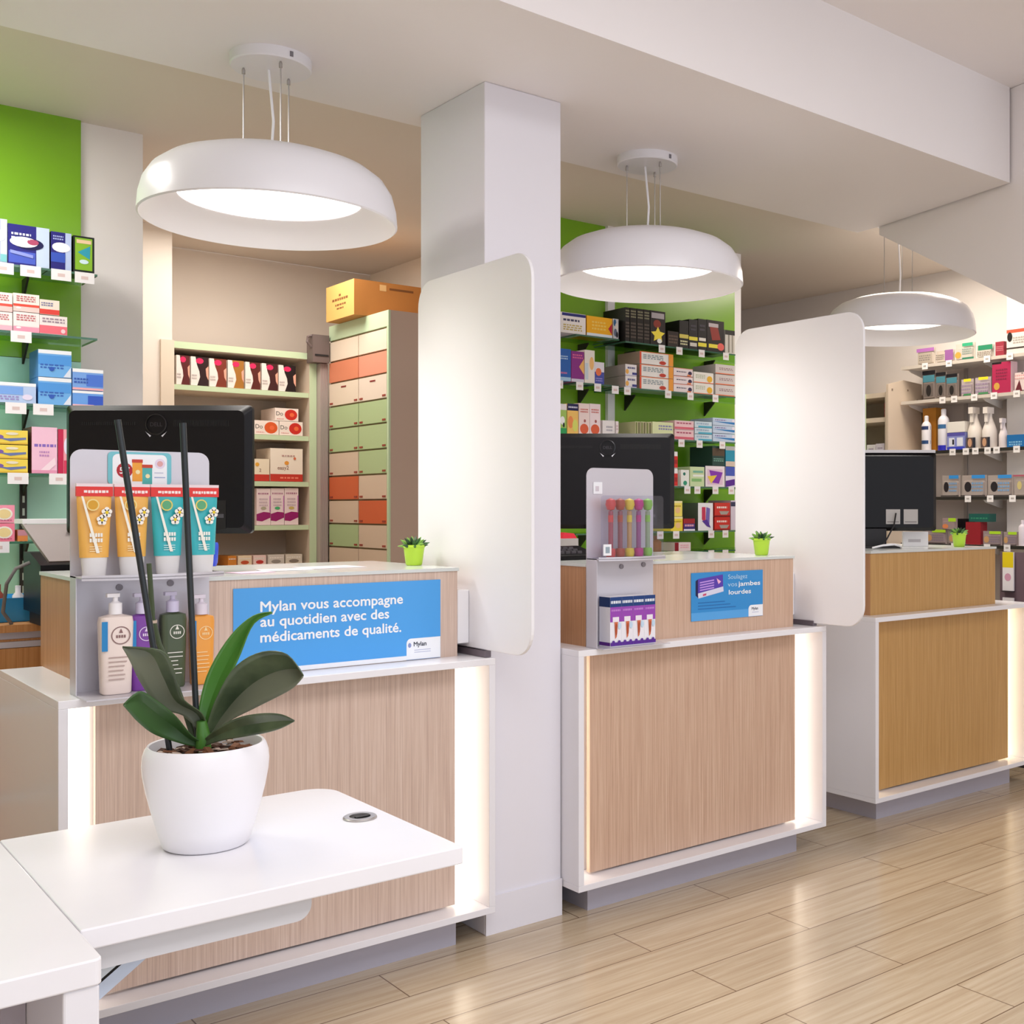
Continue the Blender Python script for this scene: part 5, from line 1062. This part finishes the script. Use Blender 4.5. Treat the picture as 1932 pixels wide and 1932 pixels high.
b = MB(); b.box(2.7925, 6.44, 0, 2.842, 6.50, 2.31, mat('post_grey', '#b7a9a4', .5))
for k in range(4): b.box(2.795 + k * .012, 6.437, 0, 2.799 + k * .012, 6.4405, 2.31, mat('post_grey_dark', '#a39590', .5))
b.build('shaft', t)
b = MB(); b.box(2.735, 6.41, 2.312, 2.836, 6.50, 2.475, mat('bracket_brown', '#6e5f5c', .5)); b.box(2.748, 6.406, 2.35, 2.83, 6.4105, 2.36, DARKM)
b.tube([(2.735, 6.43, 2.468), (2.712, 6.43, 2.46), (2.708, 6.43, 2.43), (2.735, 6.43, 2.40)], .008, mat('bracket_brown', '#6e5f5c', .5), 8); b.build('bracket', t)
t = thing('drawer_tower', 'tall beige drawer tower with cream, green and coral drawer fronts', 'cabinet', (3.05, 6.04, 0))
cx, ya, yb2, ym = 2.846, 5.668, 6.436, 6.038
b = MB(); b.box(cx + .012, ya, 0, 3.36, yb2, 2.532, BEI, [mat('drawer_gap', '#8a7a58', .6), None, mat('laminate_end', '#bda697', .5), None, None, None])
b.box(cx, ya, 2.445, cx + .0125, yb2, 2.532, mat('cornice_green', '#c6ddb8', .5)); b.box(cx, ya, 0, cx + .0125, ya + .02, 2.444, mat('cornice_green', '#c6ddb8', .5)); b.build('carcass', t)
zs = [2.440, 2.318, 2.192, 2.053, 1.920, 1.779, 1.640, 1.499, 1.361, 1.225, 1.095, .96]
cr, co, gn, be = '#ecdcc8', '#e08a68', '#b4cb98', '#dcc6b0'
colr = [(cr, cr), (co, '#ee9a80'), (cr, '#ecdccc'), (gn, gn), (gn, gn), (be, gn), ('#d8683c', be), (be, '#d8683c'), (gn, be), (be, be), (cr, cr)]
for i in range(11):
    for j, (a, c) in enumerate(((ym + .004, yb2 - .004), (ya + .022, ym - .004))):
        col = colr[i][j]; z1, z0 = zs[i] - .006, zs[i + 1] + .004
        b = MB(); b.box(cx, a, z0, cx + .0115, c, z1, mat('drawer_' + col, col, .5)); d = b.build('drawer', t)
        R = random.Random(i * 2 + j)
        if i >= 2:
            b = MB()
            if i == 2: b.box(cx - .002, (a + c) / 2 - .035, z1 - .03, cx + .001, (a + c) / 2 + .03, z1 - .022, mat('tag_red', '#8c2c2a', .5))
            for yy in ((a + .012, a + .05), (c - .05, c - .012)): b.box(cx - .003, yy[0], z0 + .008, cx + .001, yy[1], z0 + .018, mat('catch_red', '#9c4030', .5))
            b.build('catch', d)
KRAFT = paint('kraft_card', '#c8924e', .06, .8, 8)
b = MB(); b.box(-.215, -.185, 0, .215, .185, .2, KRAFT, [mat('kraft_card_lit', '#d8a85e', .8), None, mat('kraft_card_shaded', '#b87838', .8), None, None, None])  # lit and shaded faces: the shading is put into the card colours
for k, (z, l, h_) in enumerate(((.105, .2, .013), (.075, .12, .010), (.055, .08, .008))):
    R = random.Random(k); y = l / 2
    while y > -l / 2: e = R.uniform(.012, .03); b.box(-.216, y - e, z, -.2149, y, z + h_, mat('kraft_print', '#7a4a20', .8)); y -= e + .008
b.box(-.216, -.012, .128, -.2149, .012, .14, mat('kraft_print', '#7a4a20', .8))
b.box(-.06, -.186, .15, -.02, -.1849, .185, mat('kraft_tape', '#e0b478', .5)); b.box(.0, -.186, .16, .15, -.1849, .172, mat('kraft_print', '#7a4a20', .8))
tag(b.build('cardboard_carton', loc=(2.985, 6.118, 2.5335)), 'brown cardboard carton on top of the drawer tower', 'carton')

# ---------------------------------------------------------------- behind the near counter
OAK = veneer('oak_drawers', '#c68a50', '#b2763e', '#d6a068')
t = thing('drawer_cabinet', 'low oak drawer cabinet under the green wall behind the near counter', 'cabinet', (.1, 4.75, 0))
b = MB(); b.box(-.9, 4.36, .08, 1.15, 4.95, 1.005, OAK); b.box(-.9, 4.34, 1.030, 1.15, 4.953, 1.055, OAK); b.build('carcass', t)
for k, (z0, z1) in enumerate(((.80, 1.0), (.50, .78), (.12, .48))):
    for a, c in ((-.88, .12), (.14, 1.13)):
        b = MB(); b.box(a, 4.34, z0, c, 4.3595, z1 - .024, OAK); d = b.build('drawer', t)
        b = MB(); b.box(a, 4.343, z1 - .022, c, 4.359, z1 - .002, ALU); b.build('grip_rail', d)
b = MB(); b.box(-.895, 4.365, 1.0055, 1.145, 4.945, 1.0295, ALU); b.build('gap_rail', t)
tr = thing('plastic_tray', 'blue plastic tray of small bottles on the oak cabinet', 'tray', (.74, 4.55, 1.056)); m = mat('tray_blue', '#2f93cc', .35)
b = MB(); b.keep = True
P = [(-.17, -.10), (.15, -.10), (.15, .10), (-.17, .10)]; Q = [(-.19, -.115), (.17, -.115), (.17, .115), (-.19, .115)]
V = [(p[0] + .74, p[1] + 4.55, 1.0565) for p in P] + [(p[0] + .74, p[1] + 4.55, 1.14) for p in Q] + [(p[0] * .96 + .74, p[1] * .95 + 4.55, 1.14) for p in Q] + [(p[0] * .95 + .74, p[1] * .94 + 4.55, 1.062) for p in P]
F = [(0, 3, 2, 1), (12, 13, 14, 15)] + [(r + i, r + (i + 1) % 4, r + 4 + (i + 1) % 4, r + 4 + i) for r in (0, 4, 8) for i in range(4)]
b.add(V, F, m); b.build('tray_shell', tr)
for k, (x, y, c, h, lb) in enumerate(((.70, 4.53, '#e8cf2a', .125, 'yellow'), (.79, 4.55, '#8a3a2e', .12, 'brown'), (.845, 4.51, '#efe8e8', .115, 'white'), (.62, 4.56, '#2a2a2e', .16, 'black'))):
    b = MB(); r = .018; b.lathe([(.0001, 0), (r, 0), (r, h * .7), (r * .5, h * .8), (r * .5, h), (.0001, h)], (0, 0, 0), ink(c), 14, cap=False)
    tag(b.build('small_bottle', loc=(x, y, 1.0625), smooth=True), 'small %s bottle standing in the blue tray' % lb, 'bottle', 'bottles in the blue tray')
for k, (x, y, h, lb, c) in enumerate(((.958, 4.50, .13, 'white bottle beside the blue tray, at its inner end', '#ece8ea'), (1.01, 4.47, .085, 'short white bottle with a grey label beside the blue tray', '#e6e2e4'))):
    b = MB(); r = .02; b.lathe([(.0001, 0), (r, 0), (r, h * .72), (r * .6, h * .8), (r * .6, h), (.0001, h)], (0, 0, 0), ink(c), 14, cap=False)
    tag(b.build('small_bottle', loc=(x, y, 1.0565), smooth=True), lb, 'bottle')
t = thing('payment_printer', 'grey lidded printer with a black body behind the tube display', 'printer', (1.0, 4.28, 1.0))
b = MB(); b.prism([(4.16, 1.10), (4.16, 1.262), (4.32, 1.30), (4.42, 1.30), (4.42, 1.10)], .845, 1.16, DARK, axis='x'); b.build('body', t)
b = MB(); b.add([(.87, 4.155, 1.275), (1.165, 4.155, 1.275), (1.165, 4.20, 1.398), (.80, 4.20, 1.398), (.87, 4.175, 1.270), (1.165, 4.175, 1.270), (1.165, 4.23, 1.396), (.80, 4.23, 1.396)],
                [(0, 1, 2, 3), (7, 6, 5, 4), (3, 2, 6, 7), (0, 3, 7, 4), (1, 5, 6, 2), (0, 4, 5, 1)], mat('lid_grey', '#a79c9a', .4))
b.box(.93, 4.178, 1.37, 1.05, 4.193, 1.374, mat('lid_groove', '#857a7c', .5)); b.build('lid', t)
b = MB(); b.box(.80, 4.20, 1.399, 1.165, 4.33, 1.414, MATTE); b.build('paper_tray', t)
b = MB(); b.box(.86, 4.2, 1.0565, 1.15, 4.40, 1.099, DARKM); b.build('stand', t)
b = MB(); b.tube([(.83, 4.24, 1.27), (.79, 4.25, 1.25), (.765, 4.26, 1.20), (.77, 4.35, 1.10), (.80, 4.37, 1.0565)], .006, mat('cable_grey', '#7a7674', .5), 8); b.build('power_cable', t, smooth=True)
b = MB(); b.box(-.025, -.02, 0, .025, .02, .045, INKW, [ink('#3a4a3e'), None, None, None, None, None]); art(b, [('t', .2, .3, .8, .7, '#b8a0c0', 2)], .05, .045, -.02)
tag(b.build('medicine_box', loc=(.985, 4.24, 1.415)), 'tiny white box on the paper tray of the grey printer', 'box')

# things lying on the counters' glass tops
t = thing('sample_stand', 'blue sample flask on a small black stand beside the near monitor', 'sample', (1.188, 3.56, 1.25))
b = MB(); b.lathe([(.0001, .022), (.02, .022), (.024, .034), (.027, .085), (.0245, .095), (.0001, .096)], (1.188, 3.56, 1.25), mat('flask_blue', '#1f46c8', .2), 20, cap=False); b.build('flask', t, smooth=True)
b = MB(); b.lathe([(.0165, .0965), (.0165, .106), (.0001, .107)], (1.188, 3.56, 1.25), MATTE, 18); b.build('cap', t, smooth=True)
b = MB(); b.lathe([(.0001, 0), (.032, 0), (.03, .006), (.006, .009), (.005, .022), (.0001, .022)], (1.188, 3.56, 1.25), DARKM, 18, cap=False); b.build('foot', t, smooth=True)
for k, (x, y, w, d, r, c, lb) in enumerate(((1.30, 3.52, .12, .09, .2, '#f0c8dc', 'pink flyer on the glass top of the near counter'), (1.44, 3.60, .16, .11, -.15, '#f3ecee', 'white flyer beside the pink one on the glass top'), (1.62, 3.66, .20, .14, .1, '#eddde4', 'pale lilac flyer on the glass top before the drawer tower'))):
    b = MB(); b.box(-w / 2, -d / 2, 0, w / 2, d / 2, .0012, ink(c)); b.box(-w * .35, -d * .3, .0012, w * .3, -d * .1, .0014, ink('#dcb4c8' if k == 0 else '#d8ccd4'))
    tag(b.build('flyer', loc=(x, y, 1.2502), rotz=r), lb, 'flyer', 'flyers on the near counter')
# telephone and paper on the middle counter
t = thing('card_terminal', 'black card terminal half behind the square pillar on the middle counter', 'card terminal', (2.60, 3.62, 1.25))
b = MB(); b.prism([(3.56, 1.2502), (3.56, 1.268), (3.70, 1.300), (3.72, 1.296), (3.72, 1.2502)], 2.50, 2.69, DARK, axis='x'); b.build('body', t, bevel=.003)
b = MB()
for i in range(4):
    for j in range(3): b.box(2.52 + i * .028, 3.585 + j * .03, 1.27 + j * .0072, 2.54 + i * .028, 3.60 + j * .03, 1.284 + j * .0072, mat('key_grey', '#5a565c', .5))
b.build('keys', t)
b = MB(); b.box(-.13, -.05, 0, .13, .05, .075, mat('case_pale', '#cfc8c0', .5), [None, None, mat('case_front', '#a8a09c', .5), None, None, None]); b.box(-.125, -.051, .02, .125, -.0499, .035, mat('case_slot', '#6a6264', .5))
tag(b.build('document_tray', loc=(2.64, 3.86, 1.2502)), 'pale document tray under the middle monitor', 'tray')
b = MB(); b.prism([(-.035, 0), (.035, 0), (.02, .02), (-.03, .025)], -.02, .02, ink('#d22438'), axis='y'); tag(b.build('stamp', loc=(2.735, 3.84, 1.3257)), 'small red stamp on the document tray', 'stamp')
# far counter bits
b = MB(); b.tube([(4.36, 3.56, 1.256), (4.41, 3.535, 1.268), (4.48, 3.52, 1.272), (4.54, 3.53, 1.262), (4.565, 3.545, 1.256)], .005, MATTE, 8)
c0 = Vector((4.46, 3.54, 1.251)); b.v = [tuple(Vector(p) - c0) for p in b.v]
tag(b.build('white_cable', loc=c0, smooth=True), 'white cable looping on the far counter below the monitor', 'cable')
for k, (x, y, w, h, r, lb) in enumerate(((4.36, 3.88, .14, .078, -.6, 'white paper block behind the far monitor foot'), (4.83, 3.66, .13, .078, -.7, 'grey white box standing beside the far monitor foot'))):
    b = MB(); b.box(-w / 2, -.015, 0, w / 2, .015, h, ink('#e4e0e2')); b.box(-w * .3, -.0155, h * .3, w * .2, -.0149, h * .5, ink('#b8b0b4'))
    tag(b.build('paper_block', loc=(x, y, 1.2502), rotz=r), lb, 'box')

# ---------------------------------------------------------------- far wall: white shelving, cabinet, open rack
WS = mat('white_shelf_metal', '#e8e2dc', .4); GP = mat('shelf_back_grey', '#c2b8b4', .5)
t = thing('wall_shelving', 'white shelving with perforated back on the wall past the far counter', 'shelf unit', (6.1, 4.1, 0))
b = MB(); b.box(6.165, 3.925, .1, 6.198, 4.60, 2.36, GP); b.build('back_panel', t)
for y in (3.935, 4.27, 4.59):
    b = MB(); b.box(6.155, y - .012, .05, 6.1645, y + .012, 2.50, mat('upright_grey', '#a89e9a', .5)); b.build('upright', t)
for i, z in enumerate(SHZ['R']):
    b = MB(); b.box(5.915, 3.60, z - .02, 6.154, 4.595, z, WS, [mat('shelf_lip', '#cfc6bc', .4) if i in (0, 1) else BRK, None, None, None, None, None]); b.build('shelf_board', t)
    for y in (4.0, 4.56):
        b = MB(); b.prism([(6.154, z - .0205), (5.95, z - .0205), (5.97, z - .035), (6.154, z - .075)], y - .003, y + .003, WS, axis='y'); b.build('bracket', t)
    for pl, s_, y in TAGS:
        if pl == 'R' and s_ == i:
            b = MB(); b.box(5.908, y - .022, z - .034, 5.9095, y + .022, z + .006, TAGM); b.box(5.9070, y - .01, z - .018, 5.9085, y + .01, z - .008, mat('tag_grey', '#b0aaa6', .5)); b.build('price_tag', t)
t = thing('side_cabinet', 'plain beige end panel with a pitched top behind the far monitor', 'cabinet', (5.98, 4.615, 0))
b = MB(); b.prism([(5.80, 0), (6.15, 0), (6.15, 2.27), (5.958, 2.283), (5.80, 2.247)], 4.606, 4.622, mat('cabinet_beige', '#d8c6b2', .5), axis='y'); b.build('body', t)
b = MB()
for (x, z) in ((5.84, 2.215), (6.0, 2.22), (6.10, 2.16)): b.box(x - .006, 4.603, z - .006, x + .006, 4.6058, z + .006, mat('screw_dark', '#8a7868', .5))
b.build('screws', t)
t = thing('open_rack', 'open beige rack with drug boxes between the far screen panel and the beige end panel', 'shelf unit', (6.0, 4.85, 0))
b = MB(); b.box(5.81, 5.10, 0, 6.19, 5.12, 2.20, BEG); b.build('side_panel', t)
b = MB(); b.box(5.81, 4.626, 0, 6.19, 4.64, 2.20, BEI); b.build('side_panel', t)
b = MB(); b.box(5.81, 4.812, 0, 5.83, 4.826, 2.20, BEG); b.build('front_post', t)
b = MB(); b.box(6.17, 4.641, 0, 6.19, 5.099, 2.20, BBK); b.build('back_board', t)
for z in (2.20, 2.04, 1.80, 1.5):
    b = MB(); b.box(5.832, 4.641, z - .03, 6.169, 5.099, z, BEI); b.build('shelf_board', t)
for k, (y, h, c, lb) in enumerate(((4.775, .065, '#e6e2e4', 'white box on the open rack farther from the beige end panel'), (4.70, .07, '#ded8e2', 'lilac white box on the open rack next to the beige end panel'), (4.655, .09, '#9c3434', 'dark red box on the open rack'))):
    b = MB(); b.box(-.034 if k < 2 else -.01, -.08, 0, .034 if k < 2 else .01, .08, h, ink(c)); art(b, [('t', .2, .2, .8, .7, '#a898b0', 2)], .068 if k < 2 else .02, h, -.08)
    tag(b.build('medicine_box', loc=(5.915, y, 1.8012 if k < 2 else 2.0412), rotz=-PI / 2), lb, 'box', 'boxes on the open rack')
# magazine rack past the far counter's end
t = thing('leaflet_rack', 'dark leaflet rack beside the end of the far counter', 'rack', (5.72, 3.60, 0))
b = MB(); b.box(5.70, 3.42, .55, 5.72, 3.72, 1.20, mat('rack_mauve', '#6e5a62', .5)); b.box(5.62, 3.42, .0, 5.76, 3.72, .55, mat('rack_dark', '#3a3034', .5)); b.build('frame', t)
for k, (y, z, w, h, c, g) in enumerate(((3.655, .98, .07, .22, '#f0ecee', [('r', 0, .6, 1, 1, '#e8d020'), ('e', .5, .35, .3, .1, '#d8a0b8')]), (3.655, .72, .07, .22, '#f2eef0', [('p', [(0, 0), (1, .7), (1, 0)], '#a81e3a'), ('r', .2, .6, .8, .9, '#e8d4dc')]), (3.52, .80, .13, .12, '#f0eee6', [('r', 0, .5, 1, 1, '#e4c020'), ('p', [(.3, .9), (1, 1), (1, .1), (.6, .1)], '#2a1a58')]))):
    b = MB(); b.box(-w / 2, -.006, 0, w / 2, .006, h, ink(c)); art(b, g, w, h, -.006)
    tag(b.build('leaflet', loc=(5.685, y, z), rotz=-PI / 2), ['yellow topped leaflet beside the end of the far counter', 'red and white leaflet under the yellow topped one', 'yellow and dark blue leaflet at the picture edge'][k], 'leaflet', 'leaflets in the rack')
    b = MB(); b.box(-w / 2, -.02, -.006, w / 2, .01, .0, mat('rack_dark', '#3a3034', .5)); b.v = [(5.685 + p[1], y - p[0], z + p[2] - .001) for p in b.v]; b.build('ledge', t)
